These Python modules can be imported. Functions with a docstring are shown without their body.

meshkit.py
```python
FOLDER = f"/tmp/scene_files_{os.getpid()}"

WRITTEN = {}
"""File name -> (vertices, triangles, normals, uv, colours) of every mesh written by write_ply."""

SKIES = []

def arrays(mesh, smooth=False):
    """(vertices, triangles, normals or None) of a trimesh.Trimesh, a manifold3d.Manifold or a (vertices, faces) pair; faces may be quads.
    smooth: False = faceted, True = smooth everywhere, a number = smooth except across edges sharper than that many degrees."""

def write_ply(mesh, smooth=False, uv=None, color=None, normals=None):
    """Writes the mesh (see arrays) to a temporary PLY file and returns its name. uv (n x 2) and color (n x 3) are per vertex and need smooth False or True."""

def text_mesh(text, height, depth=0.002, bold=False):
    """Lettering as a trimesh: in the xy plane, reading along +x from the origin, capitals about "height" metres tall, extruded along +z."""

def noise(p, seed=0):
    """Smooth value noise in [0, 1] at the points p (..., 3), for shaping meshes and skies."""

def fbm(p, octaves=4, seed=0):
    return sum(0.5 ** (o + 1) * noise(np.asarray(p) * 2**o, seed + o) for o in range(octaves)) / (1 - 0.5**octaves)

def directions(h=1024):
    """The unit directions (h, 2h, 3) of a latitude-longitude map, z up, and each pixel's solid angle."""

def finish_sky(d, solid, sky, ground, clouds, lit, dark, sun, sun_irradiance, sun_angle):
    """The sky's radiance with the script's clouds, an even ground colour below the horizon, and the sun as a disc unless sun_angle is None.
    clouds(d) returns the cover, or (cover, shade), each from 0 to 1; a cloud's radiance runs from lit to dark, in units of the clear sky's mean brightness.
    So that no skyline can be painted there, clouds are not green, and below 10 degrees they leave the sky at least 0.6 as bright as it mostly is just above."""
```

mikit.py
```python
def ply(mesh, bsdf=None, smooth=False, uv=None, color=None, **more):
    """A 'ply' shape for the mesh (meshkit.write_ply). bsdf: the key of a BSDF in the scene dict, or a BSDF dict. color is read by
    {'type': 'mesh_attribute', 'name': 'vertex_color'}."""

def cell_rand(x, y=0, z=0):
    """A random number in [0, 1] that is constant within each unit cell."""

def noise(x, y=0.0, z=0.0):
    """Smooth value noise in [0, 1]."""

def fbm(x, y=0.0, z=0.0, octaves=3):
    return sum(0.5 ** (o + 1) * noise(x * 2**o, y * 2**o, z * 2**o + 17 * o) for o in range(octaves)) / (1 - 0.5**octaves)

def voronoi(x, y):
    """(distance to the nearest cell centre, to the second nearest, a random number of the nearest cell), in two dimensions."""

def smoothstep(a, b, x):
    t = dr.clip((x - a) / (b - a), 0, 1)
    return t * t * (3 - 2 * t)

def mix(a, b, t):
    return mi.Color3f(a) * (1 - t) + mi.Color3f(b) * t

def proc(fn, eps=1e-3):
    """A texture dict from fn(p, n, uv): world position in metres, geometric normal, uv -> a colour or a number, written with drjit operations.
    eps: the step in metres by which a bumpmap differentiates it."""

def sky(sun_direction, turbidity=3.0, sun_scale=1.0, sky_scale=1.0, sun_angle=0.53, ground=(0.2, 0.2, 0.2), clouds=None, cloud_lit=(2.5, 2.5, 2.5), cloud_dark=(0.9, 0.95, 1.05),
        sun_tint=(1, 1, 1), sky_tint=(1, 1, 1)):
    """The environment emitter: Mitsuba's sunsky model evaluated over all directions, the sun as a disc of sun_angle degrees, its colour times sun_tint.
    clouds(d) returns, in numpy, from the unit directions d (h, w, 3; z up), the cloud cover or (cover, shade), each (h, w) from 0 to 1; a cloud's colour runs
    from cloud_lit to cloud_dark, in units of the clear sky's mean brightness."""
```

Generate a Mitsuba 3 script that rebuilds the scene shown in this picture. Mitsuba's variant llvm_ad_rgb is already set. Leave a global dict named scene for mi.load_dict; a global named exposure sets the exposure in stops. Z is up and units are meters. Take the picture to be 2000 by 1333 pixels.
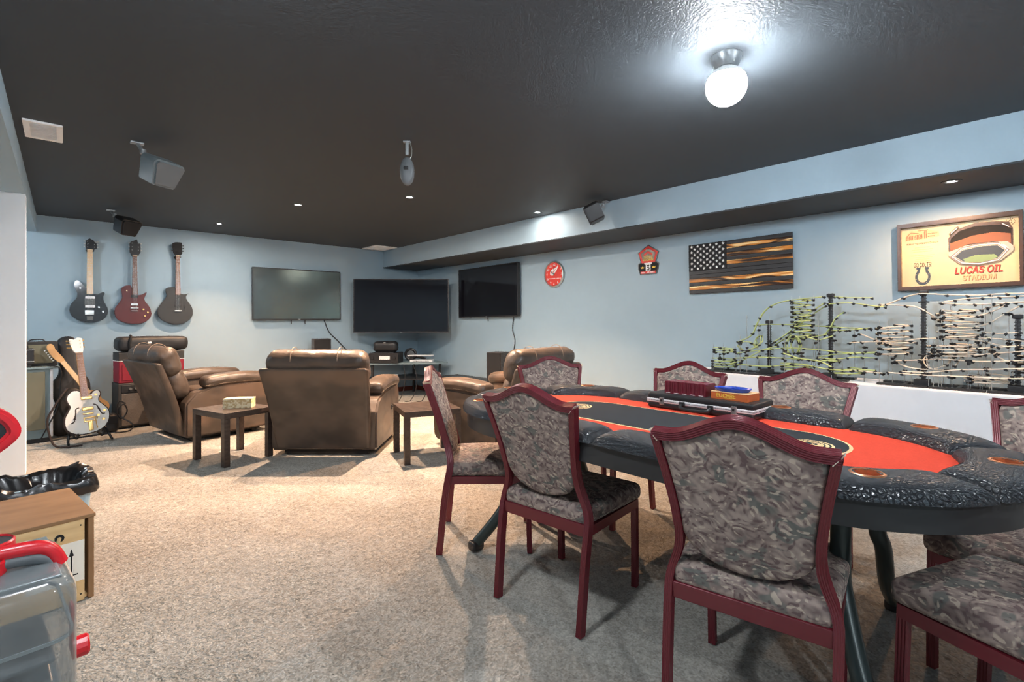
import math, random
import numpy as np, trimesh, mitsuba as mi, mikit, meshkit, drjit as dr
from mikit import noise, fbm, voronoi, smoothstep, mix, proc, cell_rand
from shapely.geometry import Polygon, Point, LineString, box as sbox
from shapely import affinity
from shapely.ops import unary_union

T = mi.ScalarTransform4f
scene, labels = {}, {}

# ------------------------------------------------------------------ camera, light, exposure
FPX, HZ, CAMH = 965.0, 628.0, 1.221
YAW = math.atan((1000 - 123) / FPX)
FW = np.array([math.sin(YAW), math.cos(YAW)]); RT = np.array([math.cos(YAW), -math.sin(YAW)])
scene['camera'] = {'type': 'perspective', 'fov': 2 * math.degrees(math.atan(1000 / FPX)), 'fov_axis': 'x',
    'to_world': T().look_at(origin=[0, 0, CAMH], target=[FW[0], FW[1], CAMH], up=[0, 0, 1]),
    'principal_point_offset_y': (666.5 - HZ) / 1333, 'near_clip': 0.05, 'far_clip': 100}
exposure = 3.0
GLOBE_COL, GLOBE_W = (0.96, 1.02, 1.08), 31.0        # opal globes
CAN_COL = (1.0, 0.56, 0.29)                          # small warm ceiling spots
CAN_W = 2.9

XR, YB, CH = 4.71, 7.70, 2.418                       # right wall, back wall, ceiling
XL, YF = -2.3, -2.7
SX, SZ = 4.03, 2.125                                 # soffit face and underside

# ------------------------------------------------------------------ materials
def P(col, rough=0.5, **k):
    return {'type': 'twosided', 'b': {'type': 'principled', 'base_color': col if isinstance(col, dict) else {'type': 'rgb', 'value': list(col)}, 'roughness': rough, **k}}
def bump(fn, scale, col, rough=0.5, eps=1e-3, **k):
    return {'type': 'twosided', 'b': {'type': 'bumpmap', 'tex': proc(fn, eps), 'scale': scale,
            'b': {'type': 'principled', 'base_color': col if isinstance(col, dict) else {'type': 'rgb', 'value': list(col)}, 'roughness': rough, **k}}}
def M(name, d): scene['mat_' + name] = d
def srgb(r, g, b):
    return [((c / 255 + 0.055) / 1.055) ** 2.4 if c > 10 else c / 255 / 12.92 for c in (r, g, b)]

def peel(p, n, uv): return 0.6 * noise(p.x * 130, p.y * 130, p.z * 130) + 0.4 * noise(p.x * 300, p.y * 300, p.z * 300)
def wall_col(p, n, uv):
    return mix((0.318, 0.430, 0.505), (0.342, 0.455, 0.527), fbm(p.x * 1.7, p.y * 1.7, p.z * 1.7))
M('wall', bump(peel, 0.0006, proc(wall_col), 0.55, specular=0.35))
M('ceiling', bump(peel, 0.006, (0.056, 0.065, 0.072), 0.50, specular=0.18))
M('post', P((0.82, 0.86, 0.89), 0.45))  # same blue paint as the walls, lightened to hold the light falling on it
M('baseboard', P((0.17, 0.045, 0.03), 0.35))
def carpet_col(p, n, uv):
    a = noise(p.x * 170, p.y * 170, p.z * 40); b = fbm(p.x * 3.1, p.y * 3.1, 0.0); c = noise(p.x * 60, p.y * 60, 3.0)
    t = dr.clip(0.55 * a + 0.25 * c + 0.35 * (b - 0.3), 0, 1)
    return mix((0.175, 0.160, 0.136), (0.58, 0.555, 0.495), t)
def carpet_bump(p, n, uv): return noise(p.x * 150, p.y * 150, 0.0) + 0.5 * noise(p.x * 330, p.y * 330, 5.0)
M('carpet', bump(carpet_bump, 0.006, proc(carpet_col), 0.95, specular=0.1))
def floral(p, n, uv):
    s = 1.0
    wx = (noise(p.x * 25, p.y * 25, p.z * 25) - 0.5) * 0.05; wy = (noise(p.x * 25 + 9, p.y * 25, p.z * 25 + 4) - 0.5) * 0.05
    a = noise((p.x + wx) * 46, (p.y + wy) * 46, (p.z + wx) * 46); b = noise((p.x - wy) * 95 + 5, (p.y + wx) * 95, (p.z + wy) * 95)
    c = noise(p.x * 24 + 3, p.y * 24, p.z * 24 + wx * 60); d = noise((p.x + wx) * 85, (p.y + wy) * 85 + 7, (p.z + wy) * 85)
    col = mix((0.160, 0.116, 0.106), (0.335, 0.262, 0.226), smoothstep(0.25, 0.78, 0.6 * a + 0.4 * b))
    col = mix(col, (0.100, 0.115, 0.104), smoothstep(0.60, 0.76, c) * 0.75)
    col = mix(col, (0.48, 0.395, 0.32), smoothstep(0.64, 0.80, d) * 0.8)
    col = mix(col, (0.090, 0.050, 0.055), smoothstep(0.64, 0.76, 1 - b) * 0.55)
    return col
M('floral', P(proc(floral), 0.85, sheen=0.4, specular=0.2))
M('burgundy', P((0.130, 0.008, 0.016), 0.28, metallic=0.25, clearcoat=0.9, specular=0.6))
M('seam', P((0.75, 0.66, 0.55), 0.35, metallic=0.6))
def croc(p, n, uv):
    f, s, w = voronoi(p.x * 80 + 0.5 * p.z * 70, p.y * 80)
    return smoothstep(0.0, 0.35, s - f) + 0.25 * noise(p.x * 180, p.y * 180, p.z * 180)
M('croc', bump(croc, 0.0055, (0.026, 0.030, 0.035), 0.24, specular=0.8, clearcoat=0.5, clearcoat_gloss=0.8, eps=1.5e-3))
def felt_col(p, n, uv): return mix((0.50, 0.048, 0.026), (0.60, 0.064, 0.036), noise(p.x * 220, p.y * 220, p.z * 220))
M('felt', P(proc(felt_col), 0.9, sheen=0.3, specular=0.1))
M('felt_black', P((0.030, 0.034, 0.038), 0.9, specular=0.1))
M('gold_print', P((0.62, 0.42, 0.22), 0.7))
M('vinyl_black', P((0.030, 0.031, 0.032), 0.42, specular=0.4))
M('copper', P((0.80, 0.38, 0.20), 0.25, metallic=0.85))
M('dark_steel', P((0.035, 0.050, 0.048), 0.35, metallic=0.3, specular=0.6))
M('black_plastic', P((0.018, 0.018, 0.019), 0.4))
M('black_matte', P((0.022, 0.022, 0.023), 0.75, specular=0.2))
M('grey_plastic', P((0.12, 0.13, 0.135), 0.45))
M('speaker_grey', P((0.16, 0.19, 0.20), 0.5))
M('metal', P((0.62, 0.62, 0.60), 0.25, metallic=0.9))
M('bracket_metal', P((0.40, 0.42, 0.43), 0.35, metallic=0.6))
M('white', P((0.80, 0.80, 0.79), 0.45))
M('cloth_white', P((0.78, 0.79, 0.82), 0.8, specular=0.2))
M('ivory', P((0.80, 0.68, 0.50), 0.5))
def leather_col(p, n, uv):
    t = fbm(p.x * 5, p.y * 5, p.z * 5, 4)
    c = mix((0.048, 0.038, 0.031), (0.092, 0.069, 0.054), smoothstep(0.3, 0.72, t))
    return mix(c, (0.15, 0.095, 0.065), smoothstep(0.62, 0.8, noise(p.x * 3 + 7, p.y * 3, p.z * 4)) * 0.5)
def leather_bump(p, n, uv): return 0.7 * fbm(p.x * 14, p.y * 14, p.z * 14) + 0.12 * noise(p.x * 160, p.y * 160, p.z * 160)
M('leather', bump(leather_bump, 0.010, proc(leather_col), 0.38, specular=0.5, eps=2e-3))
M('stitch', P((0.30, 0.22, 0.16), 0.7))
def wenge(p, n, uv): return mix((0.030, 0.022, 0.019), (0.050, 0.037, 0.031), noise(p.x * 60, p.y * 8, p.z * 60))
M('wenge', P(proc(wenge), 0.38))
mirror = lambda w, base: {'type': 'twosided', 'b': {'type': 'blendbsdf', 'weight': w,
    'a': {'type': 'principled', 'base_color': {'type': 'rgb', 'value': list(base)}, 'roughness': 0.3},
    'c': {'type': 'roughconductor', 'alpha': 0.03, 'specular_reflectance': {'type': 'rgb', 'value': [0.84, 1.0, 0.90]}}}}
M('screen_bright', mirror(0.22, (0.020, 0.024, 0.022)))
M('screen_dark', P((0.006, 0.006, 0.009), 0.06, specular=0.6))
def tan_wood(p, n, uv): return mix((0.62, 0.40, 0.18), (0.80, 0.57, 0.30), fbm(p.x * 4, p.y * 4, p.z * 40))
M('plywood', P(proc(tan_wood), 0.6))
def crate_top(p, n, uv): return mix((0.22, 0.115, 0.050), (0.33, 0.185, 0.085), fbm(p.x * 6, p.y * 22, p.z * 6))
M('crate_top', P(proc(crate_top), 0.6))
def tissue(p, n, uv):
    v = noise(p.x * 70, p.y * 70, p.z * 70)
    return mix((0.58, 0.42, 0.20), (0.86, 0.74, 0.50), smoothstep(0.35, 0.65, v))
M('tissue_box', P(proc(tissue), 0.6))
def burnt(p, n, uv):
    g = fbm(p.y * 3.2, p.z * 60 + 4 * noise(p.y * 4, p.z * 8), 1.0); h = noise(p.y * 9, p.z * 70, 2.0)
    c = mix((0.030, 0.012, 0.006), (0.60, 0.22, 0.035), smoothstep(0.33, 0.56, g))
    return mix(c, (0.92, 0.66, 0.30), smoothstep(0.52, 0.68, 0.6 * g + 0.4 * h))
M('burnt_wood', P(proc(burnt), 0.35))
def charred(p, n, uv): return mix((0.012, 0.012, 0.013), (0.040, 0.042, 0.046), fbm(p.y * 2.5, p.z * 60, 4.0))
M('charred_wood', P(proc(charred), 0.45))
def cream(p, n, uv): return mix((0.58, 0.44, 0.26), (0.64, 0.50, 0.31), fbm(p.x * 3, p.y * 3, p.z * 3))
M('cream_board', P(proc(cream), 0.55))
M('frame_wood', P((0.060, 0.028, 0.014), 0.35))
M('ink_brown', P((0.060, 0.032, 0.02), 0.7))
M('print_brown', P((0.24, 0.095, 0.055), 0.7))
M('print_tan', P((0.60, 0.40, 0.22), 0.7))
M('print_grey', P((0.40, 0.36, 0.33), 0.6))
M('print_dark_grey', P((0.16, 0.14, 0.135), 0.6))
M('red', P((0.60, 0.012, 0.020), 0.3, clearcoat=0.3))
M('red_print', P((0.66, 0.05, 0.04), 0.6))
M('amp_red', P((0.24, 0.010, 0.025), 0.6))
M('navy', P((0.035, 0.045, 0.055), 0.4))
M('yellow', P((0.80, 0.52, 0.07), 0.6))
M('turf', P((0.20, 0.30, 0.16), 0.8))
M('blue', P((0.02, 0.06, 0.36), 0.3))
M('orange_card', P((0.60, 0.13, 0.03), 0.5))
M('card_light', P((0.70, 0.42, 0.22), 0.5))
M('chip_rack', P((0.13, 0.012, 0.022), 0.25, spec_trans=0.0, clearcoat=0.6))
M('aluminium', P((0.78, 0.78, 0.80), 0.35, metallic=0.2))
M('rail_green', P((0.52, 0.60, 0.24), 0.4))
M('rail_ivory', P((0.78, 0.70, 0.58), 0.4))
M('maple', P((0.72, 0.50, 0.27), 0.35))
M('rosewood', P((0.16, 0.065, 0.035), 0.5))
M('rosewood_pale', P((0.30, 0.15, 0.09), 0.5))
M('gloss_black', P((0.006, 0.008, 0.010), 0.08, clearcoat=1.0))
M('satin_black', P((0.024, 0.027, 0.029), 0.5))
M('cherry', P((0.090, 0.014, 0.015), 0.4))
M('guitar_white', P((0.86, 0.85, 0.80), 0.3, clearcoat=0.5))
M('gold', P((0.83, 0.55, 0.20), 0.2, metallic=0.9))
M('natural_wood', P((0.60, 0.33, 0.12), 0.35))
M('strap_dark', P((0.035, 0.022, 0.018), 0.7))
M('gig_bag', P((0.018, 0.018, 0.019), 0.55, sheen=0.3))
M('tolex', P((0.030, 0.028, 0.026), 0.6))
def grille(p, n, uv): return mix((0.060, 0.050, 0.042), (0.14, 0.115, 0.095), noise(p.x * 260, p.y * 260, p.z * 260))
M('grille_cloth', P(proc(grille), 0.85))
M('khaki_grille', P((0.19, 0.18, 0.125), 0.85))
M('teal_grey', P((0.20, 0.27, 0.285), 0.5))
M('bag_film', P((0.014, 0.014, 0.015), 0.22, specular=0.6))
M('pale_blue', P((0.36, 0.52, 0.62), 0.5))
M('tank_clear', {'type': 'blendbsdf', 'weight': 0.24, 'a': {'type': 'thindielectric', 'int_ior': 1.5, 'specular_transmittance': {'type': 'rgb', 'value': [0.85, 0.88, 0.89]}}, 'b': {'type': 'twosided', 'c': {'type': 'principled', 'base_color': {'type': 'rgb', 'value': [0.36, 0.39, 0.40]}, 'roughness': 0.15, 'specular': 0.7}}})
M('frosted_clear', P((0.20, 0.23, 0.235), 0.12))
M('rope', P((0.55, 0.38, 0.18), 0.8))
M('paper', P((0.84, 0.80, 0.70), 0.6))
M('grey_water', P((0.16, 0.19, 0.20), 0.2))
M('vent_white', P((0.86, 0.87, 0.87), 0.5))

# ------------------------------------------------------------------ mesh helpers
cat = trimesh.util.concatenate
def tm(v, f): return trimesh.Trimesh(np.asarray(v, float), np.asarray(f), process=False)
def bx(x0, x1, y0, y1, z0, z1):
    m = trimesh.creation.box((x1 - x0, y1 - y0, z1 - z0)); m.apply_translation(((x0 + x1) / 2, (y0 + y1) / 2, (z0 + z1) / 2)); return m
def axis_pts(h, r, n, k=3):
    r = min(r, h * 0.98); e = h - r * (1 - np.sin(np.linspace(0, math.pi / 2, k + 1)[:-1]))
    c = np.linspace(-(h - r), h - r, n + 1)
    a = np.concatenate([-h + 0 * e[:0], -(h - r * (1 - np.cos(np.linspace(0, math.pi / 2, k + 1))))[:-1], c, (h - r * (1 - np.cos(np.linspace(0, math.pi / 2, k + 1))))[:-1][::-1]])
    return np.unique(np.round(a, 6))
def rbox(sx, sy, sz, r=0.01, n=(1, 1, 1), k=3):
    """Box with rounded edges, as one quad-gridded closed surface around the origin."""
    h = np.array([sx, sy, sz]) / 2; r = min(r, h.min() * 0.98)
    ax = [axis_pts(h[i], r, n[i], k) for i in range(3)]
    vs, fs, o = [], [], 0
    for a in range(3):
        b, c = (a + 1) % 3, (a + 2) % 3
        for s in (-1, 1):
            B, C = np.meshgrid(ax[b], ax[c], indexing='ij'); v = np.zeros(B.shape + (3,))
            v[..., a] = s * h[a]; v[..., b] = B; v[..., c] = C
            i, j = np.meshgrid(np.arange(B.shape[0] - 1), np.arange(B.shape[1] - 1), indexing='ij'); w = B.shape[1]
            q = np.stack([i * w + j, (i + 1) * w + j, (i + 1) * w + j + 1, i * w + j + 1], -1).reshape(-1, 4)
            if s < 0: q = q[:, ::-1]
            vs.append(v.reshape(-1, 3)); fs.append(np.vstack([q[:, [0, 1, 2]], q[:, [0, 2, 3]]]) + o); o += v.shape[0] * v.shape[1]
    v = np.vstack(vs); inner = np.clip(v, -(h - r), h - r); d = v - inner
    v = inner + r * d / np.maximum(np.linalg.norm(d, axis=1, keepdims=True), 1e-9)
    m = tm(v, np.vstack(fs)); m.merge_vertices(digits_vertex=6); return m
def mv(m, x=0, y=0, z=0): m = m.copy(); m.apply_translation((x, y, z)); return m
def rot(m, deg, axis=(0, 0, 1), at=(0, 0, 0)):
    m = m.copy(); m.apply_transform(trimesh.transformations.rotation_matrix(math.radians(deg), axis, at)); return m
def warp(m, fn): m = m.copy(); m.vertices = fn(np.array(m.vertices)); return m
def cyl(r, h, at=(0, 0, 0), axis='z', n=20, r2=None):
    r2 = r if r2 is None else r2
    m = lathe([(0, 0), (r, 0), (r2, h), (0, h)], n)
    if axis == 'x': m = rot(m, 90, (0, 1, 0))
    if axis == 'y': m = rot(m, -90, (1, 0, 0))
    return mv(m, *at)
def lathe(prof, n=24):
    prof = np.asarray(prof, float); a = np.arange(n) * 2 * math.pi / n; k = len(prof)
    v = np.stack([prof[:, None, 0] * np.cos(a), prof[:, None, 0] * np.sin(a), np.repeat(prof[:, 1:2], n, 1)], -1).reshape(-1, 3)
    i, j = np.meshgrid(np.arange(k - 1), np.arange(n), indexing='ij'); J = (j + 1) % n
    q = np.stack([i * n + j, i * n + J, (i + 1) * n + J, (i + 1) * n + j], -1).reshape(-1, 4)
    m = tm(v, np.vstack([q[:, [0, 1, 2]], q[:, [0, 2, 3]]])); m.merge_vertices(digits_vertex=7); m.update_faces(m.nondegenerate_faces()); return m
def spline(pts, n=8, closed=False):
    """Catmull-Rom through the points."""
    p = np.asarray(pts, float); N = len(p); out = []
    for i in range(N if closed else N - 1):
        if closed: a, b, c, d = p[i - 1], p[i], p[(i + 1) % N], p[(i + 2) % N]
        else: a, b, c, d = p[max(i - 1, 0)], p[i], p[i + 1], p[min(i + 2, N - 1)]
        for t in np.arange(n) / n:
            out.append(0.5 * (2 * b + (c - a) * t + (2 * a - 5 * b + 4 * c - d) * t * t + (3 * b - a - 3 * c + d) * t ** 3))
    if not closed: out.append(p[-1])
    return np.array(out)
def tube(pts, r, sides=8, closed=False, caps=True):
    p = np.asarray(pts, float); n = len(p)
    t = (np.roll(p, -1, 0) - np.roll(p, 1, 0)) if closed else np.gradient(p, axis=0)
    t /= np.linalg.norm(t, axis=1, keepdims=True) + 1e-12
    u = np.zeros_like(p); ref = np.array([0, 0, 1.0]) if abs(t[0, 2]) < 0.9 else np.array([1.0, 0, 0])
    u[0] = ref - t[0] * (ref @ t[0]); u[0] /= np.linalg.norm(u[0])
    for i in range(1, n):
        w = u[i - 1] - t[i] * (u[i - 1] @ t[i]); u[i] = w / (np.linalg.norm(w) + 1e-12)
    w = np.cross(t, u); a = np.arange(sides) * 2 * math.pi / sides
    R = np.broadcast_to(r, (n,))[:, None, None]
    v = (p[:, None] + R * (np.cos(a)[None, :, None] * u[:, None] + np.sin(a)[None, :, None] * w[:, None])).reshape(-1, 3)
    m = n if closed else n - 1
    i, j = np.meshgrid(np.arange(m), np.arange(sides), indexing='ij'); I = (i + 1) % n; J = (j + 1) % sides
    q = np.stack([i * sides + j, i * sides + J, I * sides + J, I * sides + j], -1).reshape(-1, 4)
    f = [q[:, [0, 1, 2]], q[:, [0, 2, 3]]]
    if not closed and caps:
        k = np.arange(1, sides - 1); f += [np.stack([k * 0, k + 1, k], 1), np.stack([k * 0, k, k + 1], 1) + (n - 1) * sides]
    return tm(v, np.vstack(f))
def ribbon(path, U, V, prof):
    """Sweep a closed profile (list of (u, v)) along a path; U, V are frame axes per point."""
    prof = np.asarray(prof, float); n, k = len(path), len(prof)
    v = (path[:, None] + prof[None, :, 0:1] * U[:, None] + prof[None, :, 1:2] * V[:, None]).reshape(-1, 3)
    i, j = np.meshgrid(np.arange(n - 1), np.arange(k), indexing='ij'); J = (j + 1) % k
    q = np.stack([i * k + j, i * k + J, (i + 1) * k + J, (i + 1) * k + j], -1).reshape(-1, 4)
    c = [len(v), len(v) + 1]; v = np.vstack([v, path[0] + U[0] * prof[:, 0].mean() + V[0] * prof[:, 1].mean(), path[-1] + U[-1] * prof[:, 0].mean() + V[-1] * prof[:, 1].mean()])
    jj = np.arange(k); JJ = (jj + 1) % k
    f = np.vstack([q[:, [0, 1, 2]], q[:, [0, 2, 3]], np.stack([jj * 0 + c[0], JJ, jj], 1), np.stack([jj * 0 + c[1], (n - 1) * k + jj, (n - 1) * k + JJ], 1)])
    m = tm(v, f); m.fix_normals(); return m
def ext(poly, h, z=0):
    ps = getattr(poly, 'geoms', [poly])
    return mv(cat([trimesh.creation.extrude_polygon(g, h, engine='earcut') for g in ps if g.area > 1e-9]), 0, 0, z)
def bevel_ext(poly, h, b):
    """Extrusion with a chamfer at both rims."""
    a = ext(poly.buffer(-b), h); c = ext(poly, h - 2 * b, b); return cat([a, c])
def pad(outline, tf, tb, rings=9, p=2.6, centre=None):
    """Pillow over a star-shaped outline (n x 2): thickness tf to +z and tb to -z."""
    o = np.asarray(outline, float); c = o.mean(0) if centre is None else np.asarray(centre); n = len(o)
    r = np.sin(np.linspace(0, math.pi / 2, rings + 1))[1:]
    def side(t, s):
        v = [np.array([[c[0], c[1], s * t]])]
        for q in r: v.append(np.column_stack([c + q * (o - c), np.full(n, s * t * max(1 - q ** p, 0) ** (1 / p))]))
        v = np.vstack(v); j = np.arange(n); J = (j + 1) % n; f = [np.stack([j * 0, 1 + j, 1 + J], 1)]
        for i in range(rings - 1):
            a, b = 1 + i * n, 1 + (i + 1) * n
            f += [np.stack([a + j, b + j, b + J], 1), np.stack([a + j, b + J, a + J], 1)]
        f = np.vstack(f); return tm(v, f if s > 0 else f[:, ::-1])
    m = cat([side(tf, 1), side(tb, -1)]); m.merge_vertices(digits_vertex=6); m.fix_normals(); return m
def wrinkle(m, amp, freq, seed=0):
    def fn(v):
        n = trimesh.Trimesh(v, m.faces, process=False).vertex_normals
        return v + n * ((meshkit.fbm(v * freq, 3, seed) - 0.5) * 2 * amp)[:, None]
    return warp(m, fn)
def text(s, h, depth=0.0015, bold=True, width=None):
    m = meshkit.text_mesh(s, h, depth, bold); b = m.bounds
    m.apply_translation((-(b[0][0] + b[1][0]) / 2, -(b[0][1] + b[1][1]) / 2, 0))
    if width: m.apply_scale((width / (b[1][0] - b[0][0]), 1, 1))
    return m

# ------------------------------------------------------------------ scene helpers
taken = {}
def numbered(key):
    k = taken.get(key, 0); taken[key] = k + 1
    return key if k == 0 else '%s_%03d' % (key, k)
place = {}
def thing(name, label, category, loc=(0, 0, 0), rz=0, group=None, tw=None):
    key = numbered(name)
    place[key] = tw if tw is not None else T().translate(list(loc)).rotate([0, 0, 1], rz)
    labels[key] = {'label': label, 'category': category}
    if group: labels[key]['group'] = group
    return key
def part(parent, name, mesh, mat, smooth=35, label=None, emit=None, stuff=False):
    """mesh: a trimesh, or a shape dict made before (shared by copies)."""
    key = numbered(parent + '__' + name)
    d = dict(mesh) if isinstance(mesh, dict) else mikit.ply(mesh, 'mat_' + mat, smooth=smooth)
    root = parent.split('__')[0]
    if root in place: d['to_world'] = place[root]
    if emit: d['emitter'] = {'type': 'area', 'radiance': {'type': 'rgb', 'value': list(emit)}}
    scene[key] = d
    if label: labels[key] = {'label': label}
    if stuff: labels.setdefault(key, {})['kind'] = 'stuff'
    return key
def single(name, mesh, mat, label, category, loc=(0, 0, 0), rz=0, group=None, smooth=35):
    key = thing(name, label, category, loc, rz, group)
    scene[key] = mikit.ply(mesh, 'mat_' + mat, smooth=smooth); scene[key]['to_world'] = place[key]; return key
def struct(name, mesh, mat, smooth=False, label=None):
    scene[name] = mikit.ply(mesh, 'mat_' + mat, smooth=smooth); labels[name] = {'kind': 'structure'}
    if label: labels[name]['label'] = label
def shape(mesh, mat, smooth=35): return mikit.ply(mesh, 'mat_' + mat, smooth=smooth)
def on_wall_right(y, z, x=XR, spin=0):        # local x -> -Y (to the right as seen), y -> up, z -> out of the wall (-X)
    return T(np.array([[0, 0, -1, x], [-1, 0, 0, y], [0, 1, 0, z], [0, 0, 0, 1.0]])) @ T().rotate([0, 0, 1], spin)
def on_wall_back(x, z, y=YB, spin=0):         # local x -> +X, y -> up, z -> out (-Y)
    return T(np.array([[1, 0, 0, x], [0, 0, -1, y], [0, 1, 0, z], [0, 0, 0, 1.0]])) @ T().rotate([0, 0, 1], spin)

# ------------------------------------------------------------------ the room
def floor_mesh():
    xs = np.unique(np.round(np.concatenate([np.arange(XL, -0.6, 0.1), np.arange(-0.6, 3.3, 0.011), np.arange(3.3, XR, 0.05), [XR]]), 5))
    ys = np.unique(np.round(np.concatenate([np.arange(YF, 0.1, 0.1), np.arange(0.1, 4.4, 0.011), np.arange(4.4, YB, 0.03), [YB]]), 5))
    X, Y = np.meshgrid(xs, ys, indexing='ij'); rng = np.random.default_rng(4)
    Z = -0.010 * rng.random(X.shape); Z = (Z + np.roll(Z, 1, 0) * 0.5 + np.roll(Z, 1, 1) * 0.5) / 2
    v = np.stack([X + rng.uniform(-.003, .003, X.shape), Y + rng.uniform(-.003, .003, X.shape), Z], -1).reshape(-1, 3); w = len(ys)
    i, j = np.meshgrid(np.arange(len(xs) - 1), np.arange(w - 1), indexing='ij')
    q = np.stack([i * w + j, (i + 1) * w + j, (i + 1) * w + j + 1, i * w + j + 1], -1).reshape(-1, 4)
    return tm(v, np.vstack([q[:, [0, 1, 2]], q[:, [0, 2, 3]]]))
struct('floor', floor_mesh(), 'carpet', True, 'beige cut pile carpet')
struct('ceiling', bx(XL, XR, YF, YB, CH, CH + 0.1), 'ceiling', False, 'dark painted textured ceiling')
struct('wall_back', bx(XL, XR, YB, YB + 0.1, -0.05, CH), 'wall')
struct('wall_right', bx(XR, XR + 0.1, YF, YB, -0.05, CH), 'wall')
struct('wall_left', bx(XL - 0.1, XL, YF, YB, -0.05, CH), 'wall')
struct('wall_front', bx(XL, XR, YF - 0.1, YF, -0.05, CH), 'wall')
struct('wall_soffit', bx(SX, XR, YF, YB, SZ + 0.012, CH), 'wall')
scene['wall_soffit__underside'] = mikit.ply(bx(SX + 0.001, XR, YF, YB, SZ, SZ + 0.012), 'mat_ceiling'); labels['wall_soffit__underside'] = {'label': 'dark painted soffit underside'}
struct('wall_beam', bx(-0.37, -0.22, 3.05, YB, 2.232, CH), 'wall')
struct('wall_beam_near', bx(-0.37, -0.22, YF, 3.05, 2.232, CH), 'wall')
struct('wall_post', rbox(0.15, 0.15, 2.232, 0.004), 'post', False)
scene['wall_post']['to_world'] = T().translate([-0.295, 5.575, 1.116])
struct('baseboard_back', bx(XL, XR, YB - 0.015, YB, 0, 0.075), 'baseboard')
struct('baseboard_right', bx(XR - 0.015, XR, YF, YB - 0.015, 0, 0.075), 'baseboard')

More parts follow.
